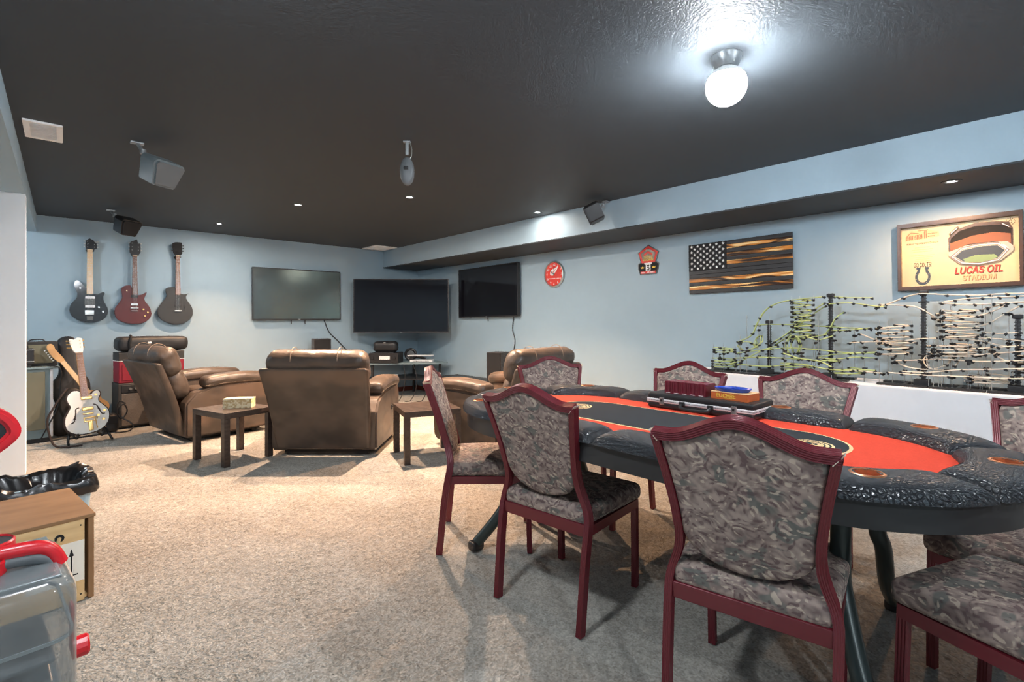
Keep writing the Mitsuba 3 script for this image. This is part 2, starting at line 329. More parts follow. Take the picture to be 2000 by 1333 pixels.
# ceiling lights ----------------------------------------------------
def globe(x, y, label):
    g = thing('globe_light', label, 'ceiling light', (x, y, 0))
    part(g, 'base', lathe([(0, CH), (0.066, CH), (0.066, CH - 0.006), (0.060, CH - 0.03), (0.045, CH - 0.055), (0, CH - 0.055)], 32), 'bracket_metal')
    a = np.linspace(0.35, 1.10, 8)[::-1]; part(g, 'globe_neck', lathe([(0.0876 * math.sin(t), CH - 0.135 + 0.0876 * math.cos(t)) for t in a], 36), 'white', True)
    a = np.linspace(1.08, math.pi, 18)[::-1]; part(g, 'globe', lathe([(0.088 * math.sin(t), CH - 0.135 + 0.088 * math.cos(t)) for t in a], 36), 'white', True, 'glowing white opal globe', [GLOBE_W * c for c in GLOBE_COL])
    for k in range(3):
        part(g, 'screw', cyl(0.004, 0.012, (0.052 * math.cos(2.1 * k), 0.052 * math.sin(2.1 * k), CH - 0.05), n=8), 'metal')
globe(2.215, 1.0, 'round white glass globe light glowing on the dark ceiling')
globe(0.15, 1.15, 'unseen globe light above the camera, lighting the chairs from the left')  # out of view, placed where the chair shadows point back to
globe(0.15, -1.30, 'added fill globe light on the ceiling behind the camera')  # added fill lamp, lifts the overall brightness from behind
globe(2.215, -1.30, 'added fill globe light on the ceiling behind the poker table')  # added out of frame as fill for the table side
globe(-1.25, 6.00, 'unseen globe light in the side area left of the post, lighting the back wall')  # out of view, placed to light the left part of the back wall
def can(x, y, z, label, w, aim=(0, 0), group=None, wide=62, area=170):
    c = thing('recessed_light', label, 'recessed light', (x, y, z), 0, group)
    part(c, 'trim', lathe([(0.032, 0.002), (0.034, -0.004), (0.052, -0.004), (0.055, 0.001)], 28), 'ceiling')
    part(c, 'bulb', rot(mv(cyl(0.019, 0.004, n=20), 0, 0, -0.003), 0), 'white', False, None, [w * area * k for k in (1.0, 0.88, 0.78)])
    scene['spot_' + c] = {'type': 'spot', 'intensity': {'type': 'rgb', 'value': [w * k for k in CAN_COL]}, 'cutoff_angle': wide, 'beam_width': wide * 0.6,
        'to_world': T().look_at(origin=[x, y, z - 0.012], target=[x + aim[0], y + aim[1], z - 1.0], up=[0, 1, 0])}
can(1.783, 5.225, CH, 'small recessed light in the ceiling above the middle recliner', CAN_W, area=520)
can(1.415, 6.886, CH, 'small recessed light in the ceiling right of the hung guitars', CAN_W * 0.7, (0, -0.25), area=190)
can(3.855, 3.824, CH, 'small recessed light in the ceiling by the soffit edge', CAN_W, (-0.45, -0.1), None, 56, 70)
can(2.468, 4.18, CH, 'dazzling recessed light in the middle of the ceiling', CAN_W * 1.3, area=620)
can(4.244, 0.453, SZ, 'recessed light in the soffit underside above the framed stadium', CAN_W * 0.19, (0.12, 0.1), None, 74, 120)

def vent(x0, x1, y0, y1, label):
    v = thing('ceiling_vent', label, 'air vent', ((x0 + x1) / 2, (y0 + y1) / 2, CH)); a, b = (x1 - x0) / 2, (y1 - y0) / 2
    fr = sbox(-a, -b, a, b).difference(sbox(-a + .03, -b + .03, a - .03, b - .03))
    part(v, 'frame', mv(bevel_ext(fr, 0.012, 0.003), 0, 0, -0.012), 'vent_white')
    part(v, 'backing', bx(-a + .02, a - .02, -b + .02, b - .02, -.002, 0), 'vent_white', False)
    n = 9
    for k in range(n):
        if b > a: part(v, 'slat', mv(rot(bx(-a + .03, a - .03, -.012, .012, -.001, .001), 35, (1, 0, 0)), 0, -b + .03 + (k + .5) * (2 * b - .06) / n, -0.008), 'vent_white')
        else: part(v, 'slat', mv(rot(bx(-.008, .008, -b + .03, b - .03, -.001, .001), 35, (0, 1, 0)), -a + .03 + (k + .5) * (2 * a - .06) / n, 0, -0.008), 'vent_white')
vent(-0.18, 0.0, 4.08, 4.45, 'white louvred air vent in the ceiling by the left beam')
vent(3.62, 4.00, 7.16, 7.62, 'white louvred air vent in the ceiling corner by the soffit')

# ceiling speakers ---------------------------------------------------
def ceiling_speaker(base, body, yaw, tilt, mat, label, z0=CH, flat_on=None):
    b = np.array(base); c = np.array(body)
    s = thing('bracket_speaker', label, 'speaker', (0, 0, 0))
    if flat_on == 'wall': part(s, 'mount_plate', mv(rbox(0.012, 0.05, 0.07, 0.004), *b), 'bracket_metal')
    else: part(s, 'mount_plate', mv(rbox(0.075, 0.05, 0.012, 0.004), b[0], b[1], b[2] - 0.006), 'bracket_metal')
    mid = b * 0.75 + c * 0.25 + np.array([0, 0, -0.015])
    part(s, 'arm', tube(spline([b + [0, 0, -0.005], mid, c + (b - c) * 0.25], 6), 0.012, 10), 'bracket_metal')
    part(s, 'pivot', mv(cyl(0.018, 0.03, (0, 0, -0.015), n=16), *mid), 'bracket_metal')
    out = Polygon([(-.075, -.085), (.075, -.085), (.105, .06), (.085, .085), (-.085, .085), (-.105, .06)]).buffer(-.015).buffer(.015, 4)
    m = bevel_ext(out, 0.15, 0.012); g = ext(out.buffer(-.012), 0.006, 0.148)
    def orient(q): return mv(rot(rot(mv(q, 0, 0, -0.075), 90 + tilt, (1, 0, 0)), yaw), *c)
    part(s, 'cabinet', orient(m), mat); part(s, 'grille', orient(g), 'black_matte' if mat != 'speaker_grey' else 'grey_plastic')
ceiling_speaker((0.367, 4.126, CH), (0.475, 3.96, 2.205), 30, 25, 'speaker_grey', 'grey speaker on a ceiling bracket, the larger one above the guitars')
ceiling_speaker((0.378, 6.816, CH), (0.50, 6.62, 2.23), 30, 25, 'black_plastic', 'small black speaker on a ceiling bracket above the red guitar')
ceiling_speaker((3.985, 2.998, CH - 0.005), (3.80, 3.00, 2.265), 215, 25, 'black_plastic', 'black speaker on a bracket below the ceiling at the soffit', flat_on=None)
s = thing('hanging_speaker', 'dark oval backed speaker hanging from a ceiling bracket in the room centre', 'speaker', (1.691, 2.897, CH), 47)
part(s, 'mount_plate', mv(rbox(0.03, 0.05, 0.01, 0.003), 0, 0, -0.005), 'bracket_metal')
part(s, 'arm', mv(rbox(0.014, 0.022, 0.085, 0.004), 0, 0, -0.05), 'bracket_metal')
part(s, 'cable', tube(spline([(0.0, -.02, -.01), (0.0, -.03, -.05), (0.0, -.028, -.10), (0, -.012, -.125)], 8), 0.004, 8), 'metal')
oo = [(0.047 * math.sin(t) * (1.0 if math.cos(t) < 0 else 1.0), -0.20 + 0.095 * math.cos(t)) for t in np.linspace(0, 2 * math.pi, 40)[:-1]]
m = pad(oo, 0.055, 0.03); m.apply_transform(trimesh.transformations.rotation_matrix(math.pi / 2, (1, 0, 0))); m = rot(m, 90)
part(s, 'cabinet', m, 'grey_plastic'); part(s, 'rear_socket', mv(rbox(0.012, 0.03, 0.022, 0.003), -0.030, 0, -0.185), 'black_plastic')

# ------------------------------------------------------------------ poker table
TX, CY0, CY1 = 2.07, 0.60, 1.78
def race(r, c0=CY0, c1=CY1, n=48): return LineString([(TX, c0), (TX, c1)]).buffer(r, n)
pt = thing('poker_table', 'long oval poker table with red felt and padded black rail', 'poker table')
part(pt, 'apron', ext(race(0.578).difference(race(0.38)), 0.078, 0.676), 'vinyl_black', 30, 'black apron below the padded rail')
part(pt, 'underside_board', ext(race(0.40), 0.016, 0.728), 'vinyl_black')
ft = part(pt, 'felt', ext(race(0.425), 0.012, 0.745), 'felt', 30, 'red felt playing surface')
part(ft, 'gold_line', ext(race(0.232, 0.72, 1.66), 0.0012, 0.757), 'gold_print', 30)
part(ft, 'centre_stripe', ext(race(0.220, 0.72, 1.66), 0.0012, 0.758), 'felt_black', 30, 'black centre stripe of the felt')
def emblem(y):
    c = Point(TX, y); th = np.linspace(0, 2 * math.pi, 24)
    part(ft, 'emblem', ext(c.buffer(0.080, 24), 0.001, 0.7592), 'gold_print', 30, 'gold round emblem printed on the felt')
    ink = [c.buffer(0.070, 24).difference(c.buffer(0.064, 24)), c.buffer(0.052, 24).difference(c.buffer(0.047, 24))]
    ink += [sbox(TX - .030, y - .020, TX - .024, y + .020), sbox(TX - .034, y - .004, TX - .008, y + .002), Point(TX + .012, y + .01).buffer(.014), Polygon([(TX + .0, y - .022), (TX + .024, y - .022), (TX + .012, y + .006)]), sbox(TX + .028, y - .02, TX + .033, y + .02)]
    part(ft, 'emblem_ink', ext(unary_union(ink), 0.0006, 0.7602), 'felt_black', 30)
emblem(0.62); emblem(1.75)
HS = CY1 - CY0
def track(s):
    """Racetrack centreline position parameter (in degrees-like units): returns the curvature centre and the outward direction."""
    k, t = int(s // 1) % 10, s - math.floor(s)
    return k, t
def seg_frame(k, t):
    if k < 3: a = math.radians(0 + 60 * (k + t)); return np.array([TX, CY1]), np.array([math.cos(a), math.sin(a)])      # far end
    if k < 5: return np.array([TX, CY1 - HS * ((k - 3) + t) / 2]), np.array([-1.0, 0])
    if k < 8: a = math.radians(180 + 60 * (k - 5 + t)); return np.array([TX, CY0]), np.array([math.cos(a), math.sin(a)])
    return np.array([TX, CY0 + HS * ((k - 8) + t) / 2]), np.array([1.0, 0])
def rail_pad(k):
    L = (math.pi / 3 * 0.5) if k in (0, 1, 2, 5, 6, 7) else HS / 2
    nu, nw = 46, 20; g = 0.007 / L
    us = np.linspace(0, 1, nu); ws = np.linspace(-1, 1, nw); V = []
    for u in us:
        e = abs(2 * u - 1); end = max(1 - e ** 7, 0) ** (1 / 2.6); squeeze = 0.90 + 0.10 * max(1 - e ** 6, 0)
        c, d = seg_frame(k, g + u * (1 - 2 * g) if True else u)
        for w in ws:
            r = 0.500 + 0.101 * w * squeeze
            prof = max(1 - abs(w) ** 3.2, 0) ** (1 / 2.4)
            V.append((c[0] + d[0] * r, c[1] + d[1] * r, 0.756 + (0.010 + 0.040 * prof) * end))
    V = np.array(V); i, j = np.meshgrid(np.arange(nu - 1), np.arange(nw - 1), indexing='ij')
    q = np.stack([i * nw + j, i * nw + j + 1, (i + 1) * nw + j + 1, (i + 1) * nw + j], -1).reshape(-1, 4)
    c, d = seg_frame(k, 0.5); hole = c + d * 0.505
    f = np.vstack([q[:, [0, 1, 2]], q[:, [0, 2, 3]]])
    inside = (np.linalg.norm(V[:, :2] - hole, axis=1) < 0.040)[f].all(1); f = f[~inside]
    B = V.copy(); B[:, 2] = 0.755; n0 = len(V)
    edge = [(a * nw, (a + 1) * nw) for a in range(nu - 1)] + [((a + 1) * nw + nw - 1, a * nw + nw - 1) for a in range(nu - 1)] + [(b + 1, b) for b in range(nw - 1)] + [((nu - 1) * nw + b, (nu - 1) * nw + b + 1) for b in range(nw - 1)]
    ff = []
    for a, b in edge: ff += [(a, b, b + n0), (a, b + n0, a + n0)]
    m = tm(np.vstack([V, B]), np.vstack([f, np.array(ff)])); m = tm(m.vertices, m.faces[:, ::-1]) if k < 0 else m
    m.remove_unreferenced_vertices(); m.fix_normals()
    return m, hole
cup_prof = [(0.036, 0.812), (0.041, 0.812), (0.046, 0.808), (0.0445, 0.800), (0.0385, 0.800), (0.037, 0.75), (0.034, 0.72), (0, 0.719), (0, 0.722), (0.032, 0.723), (0.0345, 0.80), (0.036, 0.812)]
for k in range(10):
    m, hole = rail_pad(k)
    r = part(pt, 'rail_pad', m, 'croc', 50)
    part(r, 'cup_holder', mv(lathe(cup_prof, 32), hole[0], hole[1], -0.004), 'copper', 40, 'copper cup holder')
for sy, y in ((-1, 0.46), (1, 1.92)):
    for sx in (-1, 1):
        X = TX + sx * 0.24
        part(pt, 'leg', tube(spline([(X, y, 0.73), (X, y, 0.55), (X, y, 0.42), (X + sx * .02, y + sy * .015, 0.35), (X + sx * .11, y + sy * (.08 if sx < 0 else .01), 0.18), (X + sx * (.19 if sx < 0 else .29), y + sy * (.16 if sx < 0 else 0), 0.040)], 5), 0.029, 16), 'dark_steel')
        part(pt, 'foot_cap', mv(rbox(0.075, 0.06, 0.05, 0.015), X + sx * (.195 if sx < 0 else .295), y + sy * (.165 if sx < 0 else 0), 0.025), 'black_plastic')
    part(pt, 'crossbar', tube([(TX - .24, y, 0.62), (TX + .24, y, 0.62)], 0.016, 12), 'dark_steel')
    part(pt, 'leg_plate', bx(TX - .30, TX + .30, y - .05, y + .05, 0.716, 0.728), 'dark_steel')

# ------------------------------------------------------------------ banquet chairs
def flute(w, d, n=4, dep=0.0014):
    """Closed profile, w along u and d along v, with ridges on the +-v faces and on the +-u faces."""
    pts = []
    def side(a, b, k):
        a, b = np.array(a), np.array(b); nrm = np.array([(b - a)[1], -(b - a)[0]]); nrm = nrm / np.linalg.norm(nrm); out = []
        for i in range(k):
            for t, s in ((0.0, 0), (0.12, 0), (0.5, -1), (0.88, 0)):
                out.append(a + (b - a) * (i + t) / k + nrm * s * dep)
        return out
    c = [(-w / 2, -d / 2), (w / 2, -d / 2), (w / 2, d / 2), (-w / 2, d / 2)]
    pts += side(c[0], c[1], n); pts += side(c[1], c[2], n); pts += side(c[2], c[3], n); pts += side(c[3], c[0], n)
    return np.array(pts)
POST = np.array([(0, .215, 0.0), (.012, .217, .12), (.026, .219, .26), (.044, .221, .38), (.054, .219, .43), (.058, .209, .475), (.050, .193, .525), (.036, .184, .575), (.018, .185, .63), (-.002, .192, .70), (-.030, .206, .79), (-.050, .217, .85), (-.063, .225, .893)])
SP = spline(POST, 6)
def post_x(z): return np.interp(z, SP[:, 2], SP[:, 0])
def post_y(z): return np.interp(z, SP[:, 2], SP[:, 1])
def arch(y): t = np.clip(1 - np.abs(y) / 0.188, 0, 1); return 0.060 * t * t * (3 - 2 * t)
def chair_parts():
    P_ = {}
    prof = flute(0.024, 0.034)
    for s in (1, -1):
        path = SP * [1, s, 1]; tg = np.gradient(path, axis=0); tg /= np.linalg.norm(tg, axis=1, keepdims=True)
        U = np.tile([0, 1.0, 0], (len(path), 1)); V = np.cross(tg, U); V /= np.linalg.norm(V, axis=1, keepdims=True)
        P_['back_post', s] = shape(ribbon(path, U, V, prof), 'burgundy', 25)
        lp = np.array([(.475, .205 * s, 0), (.470, .207 * s, .2), (.462, .209 * s, .405)])
        P_['front_leg', s] = shape(ribbon(lp, np.tile([0, 1.0, 0], (3, 1)), np.tile([1.0, 0, 0], (3, 1)), flute(0.026, 0.026, 3)), 'burgundy', 25)
        P_['foot', s] = None
        P_['seam', s] = shape(mv(rot(bx(-.019, .019, -.0009, .0009, -.020, .020), -s * 40, (1, 0, 0)), -.0635, .2275 * s, .9005 - .012), 'seam', False)
    ys = np.linspace(-.232, .232, 41); path = np.column_stack([-.066 - .3 * arch(ys), ys, .894 + arch(ys)])
    tg = np.gradient(path, axis=0); tg /= np.linalg.norm(tg, axis=1, keepdims=True)
    U = np.tile([1.0, 0, .3], (41, 1)); U -= tg * (U * tg).sum(1, keepdims=True); U /= np.linalg.norm(U, axis=1, keepdims=True); V = np.cross(tg, U)
    P_['top_rail'] = shape(ribbon(path, U, V, flute(0.036, 0.026, 4)), 'burgundy', 25)
    # back pad: shield outline in (y, z)
    zt = [0.80, .72, .64]; right = [(post_y(z) - .010, z) for z in (.86, .80, .74, .68, .63, .585)]
    bot = [(.168 * math.cos(a), .585 - .095 * math.sin(a)) for a in np.linspace(.25, math.pi - .25, 15)]
    left = [(-y, z) for y, z in right[::-1]]
    top = [(y, .886 + arch(y)) for y in np.linspace(-.209, .209, 25)]
    o = Polygon(right + bot + left + top).buffer(-.004).buffer(.004).exterior
    o = np.array([o.interpolate(t, True).coords[0] for t in np.linspace(0, 1, 97)[:-1]])
    m = pad(o, 0.026, 0.018, 8, 5.0, (0, .70))
    def bend(v): return np.column_stack([post_x(np.clip(v[:, 1], .47, .893)) - np.clip(v[:, 1] - .893, 0, 1) * .3 + v[:, 2], v[:, 0], v[:, 1]])
    P_['back_pad'] = shape(warp(m, bend), 'floral', True)
    st = rbox(0.455, 0.450, 0.075, 0.028, (8, 8, 1), 4)
    def crown(v):
        v = v.copy(); up = v[:, 2] > 0; e = np.clip(1 - (v[:, 0] / .23) ** 2, 0, 1) * np.clip(1 - (v[:, 1] / .23) ** 2, 0, 1)
        v[up, 2] += 0.014 * e[up]; v[:, 1] *= 1 + 0.04 * (v[:, 0] / .23); return v
    P_['seat'] = shape(mv(warp(st, crown), .268, 0, .4415), 'floral', True)
    rl = [bx(.055, .475, s * .211 - .011, s * .211 + .011, .368, .407) for s in (1, -1)]
    P_['side_rail', 1], P_['side_rail', -1] = shape(rl[0], 'burgundy', False), shape(rl[1], 'burgundy', False)
    P_['rear_rail'] = shape(mv(rbox(.024, .42, .050, .004), .048, 0, .393), 'burgundy'); P_['front_rail'] = shape(mv(rbox(.022, .41, .038, .004), .466, 0, .388), 'burgundy')
    return P_
CP = chair_parts()
def chair(x, y, face, label, group=None):
    c = thing('banquet_chair', label, 'chair', (x, y, 0), face, group)
    for k, d in CP.items():
        if d is None: continue
        part(c, {'seam': 'corner_seam'}.get(k if isinstance(k, str) else k[0], k if isinstance(k, str) else k[0]), d, None)
    return c
chair(1.455, 1.450, 7, 'burgundy framed banquet chair in full view, back to the camera, beside the poker table')
chair(1.400, 0.585, 11, 'nearest burgundy framed banquet chair, its large floral back against the poker table')
chair(1.600, 2.335, -41, 'burgundy framed banquet chair seen edge-on at the far left of the poker table')
chair(2.565, 2.400, 238, 'burgundy framed banquet chair across the poker table in front of the tan recliner')
chair(2.860, 1.555, 182, 'burgundy framed banquet chair behind the burgundy chip racks')
chair(2.870, 0.900, 180, 'burgundy framed banquet chair facing us right of the euchre box, before the white table')
chair(2.675, -0.035, 164, 'burgundy framed banquet chair at the right edge, its seat under the table end')
chair(1.820, -0.214, 69, 'burgundy framed banquet chair in the lower right corner, only seat and legs in view')

# ------------------------------------------------------------------ things on the poker table
FZ = 0.758
cs = thing('chip_case', 'long black and silver carrying case lying on the red felt', 'case', (2.475, 1.215, FZ), 0)
part(cs, 'base', mv(warp(rbox(0.24, 0.56, 0.034, 0.012, (1, 1, 1), 3), lambda v: v), 0, 0, 0.017), 'black_plastic', True)
part(cs, 'silver_band', mv(rbox(0.246, 0.566, 0.020, 0.004), 0, 0, 0.040), 'aluminium')
part(cs, 'band_groove', mv(rbox(0.2475, 0.5675, 0.002, 0.0008), 0, 0, 0.040), 'black_plastic')
part(cs, 'lid', mv(warp(rbox(0.24, 0.56, 0.034, 0.012, (1, 1, 1), 3), lambda v: v * [1, 1, 1]), 0, 0, 0.061), 'black_plastic', True)
for y in (-0.19, 0.19):
    l = part(cs, 'latch', mv(rbox(0.010, 0.026, 0.040, 0.003), -0.124, y, 0.040), 'metal'); part(l, 'latch_button', mv(cyl(0.006, 0.004, (0, 0, 0), 'x', 12), -0.132, y, 0.044), 'black_plastic')
hd = part(cs, 'handle', tube(spline([(-.122, -.075, .036), (-.150, -.072, .024), (-.156, -.04, .018), (-.156, .04, .018), (-.150, .072, .024), (-.122, .075, .036)], 6), 0.008, 10), 'black_plastic')
for y in (-.075, .075): part(cs, 'handle_mount', mv(rbox(.014, .030, .022, .004), -.125, y, .038), 'black_plastic')
TZ = FZ + 0.078
def slot_rack(k, y):
    r = thing('chip_rack', 'burgundy plastic chip holder on the case, ' + ['leftmost of the row of five', 'second from the left of five', 'middle one of five', 'second from the right of five', 'rightmost, beside the orange euchre box'][k], 'chip holder', (2.455, y, TZ), 0, 'chip holders on the case')
    base = sbox(-.055, -.022, .055, .022); cut = unary_union([Point(-.055, 0).buffer(.013), Point(.055, 0).buffer(.013)])
    part(r, 'block', bevel_ext(base.difference(cut), 0.064, 0.002), 'chip_rack', 30)
    part(r, 'base_lip', mv(rbox(.116, .043, .004, .0015), 0, 0, 0.002), 'chip_rack')
    part(r, 'rim', mv(rbox(.003, .024, .003, .001), -.0585, 0, .0045), 'aluminium')
for k, y in enumerate((1.395, 1.349, 1.303, 1.257, 1.211)): slot_rack(k, y)
e = thing('euchre_box', 'orange card game box lettered EUCHRE on the black case', 'card game box', (2.455, 1.065, TZ), -4)
part(e, 'tray', mv(rbox(.118, .185, .034, .002), 0, 0, .017), 'orange_card'); part(e, 'lid_top', mv(rbox(.120, .187, .004, .001), 0, 0, .036), 'card_light')
t = text('EUCHRE', 0.018, 0.0008); t = rot(rot(t, 90, (1, 0, 0)), -90); part(e, 'lettering', mv(t, -.0595, 0.015, .021), 'yellow', False)
part(e, 'fine_print', cat([bx(-.0600, -.0592, -.03 + .0, .03, .0095, .0108), bx(-.0600, -.0592, -.02, .022, .0070, .0080)]), 'yellow', False)
b = thing('blue_tray', 'shallow blue oval tray sitting on the orange euchre box', 'tray', (2.455, 1.075, TZ + .038), 0)
bt = warp(lathe([(0, .002), (.046, .002), (.056, .014), (.059, .014), (.058, .010), (.048, 0), (0, 0)], 40), lambda v: v * [1, 1.5, 1.25]); part(b, 'bowl', bt, 'blue')
part(b, 'divider', mv(bx(-.050, .050, -.002, .002, .002, .0155), 0, 0.004, 0), 'blue', False); part(b, 'divider', mv(bx(-.002, .002, -.078, .078, .002, .0155), 0, 0, 0), 'blue', False)

# ------------------------------------------------------------------ recliners
def recliner(x, y, face, label, lean=0.24):
    """Origin at the rear bottom centre, local +x = facing, +y = left."""
    c = thing('recliner', label, 'recliner', (x, y, 0), face); W = 0.95
    L = math.degrees(math.atan2(lean, 0.74))
    for s in (1, -1):
        side = Polygon([(.03, .055), (.86, .055), (.90, .10), (.91, .30), (.90, .50), (.84, .57), (.30, .55), (.12, .50), (.03, .40)]).buffer(-.03).buffer(.03, 4)
        m = bevel_ext(side, 0.15, 0.018); m = rot(m, 90, (1, 0, 0)); part(c, 'side_panel', mv(m, 0, s * (W / 2 - .075) + .075, 0), 'leather', 40)
        a = rbox(0.72, 0.19, 0.125, 0.058, (14, 4, 2), 4)
        a = warp(a, lambda v: np.column_stack([v[:, 0], v[:, 1] * (1 + .10 * np.sin((v[:, 0] + .36) * 4)), v[:, 2] + .03 * np.cos(v[:, 0] * 4.2) - .05 * np.clip(v[:, 0] - .25, 0, 1)]))
        ar = part(c, 'armrest', mv(wrinkle(a, 0.006, 16, 3), .56, s * (W / 2 - .085), .585), 'leather', True)
        part(ar, 'stitching', tube(spline([(.20 + .11 * q, s * (W / 2 + .006), .560 + .018 * math.cos((.2 + .11 * q - .56) * 4.2)) for q in range(7)], 4), .002, 5), 'stitch')
    part(c, 'base_frame', bx(.10, .80, -W / 2 + .09, W / 2 - .09, .022, .11), 'black_matte', False)
    for sx in (.14, .74):
        part(c, 'glide', bx(sx - .02, sx + .02, -W / 2 + .10, W / 2 - .10, 0, .022), 'black_plastic', False)
    seat = rbox(0.60, W - .32, 0.19, 0.06, (10, 8, 2), 4); part(c, 'seat_cushion', mv(wrinkle(seat, .006, 14, 5), .55, 0, .40), 'leather', True)
    fr = rbox(.10, W - .31, .33, .04, (2, 8, 5), 4); part(c, 'footrest', mv(wrinkle(fr, .005, 14, 6), .865, 0, .25), 'leather', True)
    # outer back shell: a tapering panel leaning back
    sh = rbox(0.075, W - .03, 0.80, 0.03, (2, 8, 10), 3)
    def lean_sh(v):
        h = (v[:, 2] + .40) / .80; v = v.copy(); v[:, 1] *= 0.90 + 0.12 * h; v[:, 0] += .035 - lean * h + .02 * np.sin(h * 3.1); v[:, 2] = .07 + h * .75; return v
    s_ = part(c, 'back_shell', warp(sh, lean_sh), 'leather', True)
    up = np.array([-lean, 0, .75]) / math.hypot(lean, .75); fwd = np.array([up[2], 0, -up[0]])
    def back_cushion(h0, h1, w, th, seed, off=0.0, amp=.012):
        m = rbox(th, w, h1 - h0, th * .46, (3, 12, 8), 5); m = wrinkle(m, amp, 9, seed)
        def f(v): return np.array([.03, 0, .07]) + up * (v[:, 2:3] + (h0 + h1) / 2) + fwd * (v[:, 0:1] + .045 + th / 2 + off) + np.array([0, 1.0, 0]) * v[:, 1:2]
        return warp(m, f)
    part(c, 'lumbar_cushion', back_cushion(.34, .66, W - .20, .19, 7), 'leather', True)
    hc = part(c, 'head_cushion', back_cushion(.60, .905, W - .06, .215, 8, -.035), 'leather', True, 'wrinkled padded head cushion')
    for yy in (-.20, .20):
        ring = [np.array([.03, 0, .07]) + up * (.765 + .167 * math.sin(a)) + fwd * (.045 + .1075 - .035 + .109 * math.cos(a)) + np.array([0, yy, 0]) for a in np.linspace(-.6, math.pi + .5, 22)]
        part(hc, 'seam', tube(ring, .003, 5), 'stitch')
    part(c, 'lever_recess', mv(cyl(.030, .012, (0, 0, 0), 'y', 20), .58, -W / 2 - .006, .36), 'black_plastic')
    lv = part(c, 'lever', tube(spline([(.58, -W / 2 - .006, .36), (.60, -W / 2 - .02, .365), (.64, -W / 2 - .022, .375)], 5), .008, 8), 'black_plastic')
    return c
recliner(1.720, 4.41, math.degrees(math.pi / 2 - YAW), 'brown leather recliner in the middle, seen squarely from behind')
recliner(0.78, 6.26, 11, 'brown leather recliner at the left, seen from its side below the hung guitars')
recliner(3.30, 3.33, 96, 'tan brown leather recliner at the right, behind the far end of the poker table')

# ------------------------------------------------------------------ side tables
def side_table(x, y, rz, label, w=0.55, d=0.55):
    t = thing('side_table', label, 'side table', (x, y, 0), rz)
    part(t, 'tabletop', mv(rbox(w, d, .05, .003), 0, 0, .425), 'wenge')
    for sx in (-1, 1):
        for sy in (-1, 1): part(t, 'leg', mv(rbox(.05, .05, .40, .002), sx * (w / 2 - .025), sy * (d / 2 - .025), .20), 'wenge')
side_table(1.13, 4.955, 17, 'dark square side table with the tissue box, left of the middle recliner', 0.44, 0.50)
side_table(2.455, 3.865, -18, 'dark square side table right of the middle recliner', 0.50, 0.50)
tb = thing('tissue_box', 'floral cream tissue box on the left side table', 'tissue box', (1.17, 4.92, .45), -30)
part(tb, 'carton', mv(rbox(.235, .12, .085, .003), 0, 0, .0425), 'tissue_box'); part(tb, 'opening', mv(ext(Polygon([(.07 * math.cos(a), .025 * math.sin(a)) for a in np.linspace(0, 6.28, 25)[:-1]]), .0012), 0, 0, .085), 'paper')

# ------------------------------------------------------------------ televisions
def tv(tw, w, h, label, scr, depth=0.045):
    t = thing('television', label, 'television', tw=tw)
    part(t, 'housing', mv(rbox(w, h, depth, .006), 0, 0, depth / 2), 'black_plastic')
    b = 0.012; fr = sbox(-w / 2, -h / 2, w / 2, h / 2).difference(sbox(-w / 2 + b, -h / 2 + b * 1.4, w / 2 - b, h / 2 - b))
    part(t, 'bezel', ext(fr, .006, depth), 'black_plastic'); part(t, 'screen', bx(-w / 2 + b, w / 2 - b, -h / 2 + b * 1.4, h / 2 - b, depth, depth + .002), scr, False)
    part(t, 'badge', bx(-.018, .018, -h / 2 + .002, -h / 2 + .012, depth + .006, depth + .008), 'metal', False)
    part(t, 'wall_mount', mv(bx(-.2, .2, -.12, .12, -.0299, 0), 0, 0, 0), 'black_plastic', False); return t
k = tv(on_wall_back(2.617, 1.620, YB - .03, 0.4), 1.275, .755, 'flat television on the back wall, its bright screen mirroring the room', 'screen_bright')
for dx in (-.10, .10): part(k, 'pull_strap', bx(dx - .006, dx + .006, -.44, -.375, .0, .006), 'black_plastic', False)
c3, a3 = np.array([3.42, 6.97]), YAW       # corner television, square to the camera
dirL, dirR = np.array([.43482, .95609]), np.array([.57746, .82646]); tD = 7.75
pl, pr_ = dirL * tD, dirR * tD; cc = (pl + pr_) / 2; wv = np.linalg.norm(pr_ - pl); ux = (pr_ - pl) / wv; nx = np.array([ux[1], -ux[0]])
zt, zb = CAMH + tD * .08601, CAMH - tD * .0228
tv(T(np.array([[ux[0], 0, nx[0], cc[0] - nx[0] * .055], [ux[1], 0, nx[1], cc[1] - nx[1] * .055], [0, 1, 0, (zt + zb) / 2], [0, 0, 0, 1]])), wv, zt - zb, 'largest flat television set diagonally across the room corner', 'screen_dark')
T2 = np.linalg.inv(np.array(place['television_001'].matrix, float).reshape(4, 4))
for nm_, m in (('mount_arm', tube([(4.70, 7.50, 1.62), (4.45, 7.42, 1.62), (cc[0] - nx[0] * .08, cc[1] - nx[1] * .08, 1.62)], .02, 8)), ('wall_plate', bx(4.695, 4.71, 7.40, 7.60, 1.50, 1.74))):
    m.apply_transform(T2); part('television_001', nm_, m, 'black_plastic', False)
k = tv(on_wall_right(5.665, 1.660, XR - .03, 0.6), 1.37, .750, 'dark flat television on the right wall left of the red clock', 'screen_dark')
part(k, 'pull_strap', bx(-.02, -.008, -.44, -.372, .0, .006), 'black_plastic', False)
single('power_cable', tube(spline([(3.02, 7.685, 1.238), (3.10, 7.688, 1.05), (3.22, 7.685, .93), (3.34, 7.68, .80), (3.45, 7.68, .70)], 6), .007, 6), 'black_plastic', 'black cable hanging from the left television on the back wall', 'cable')
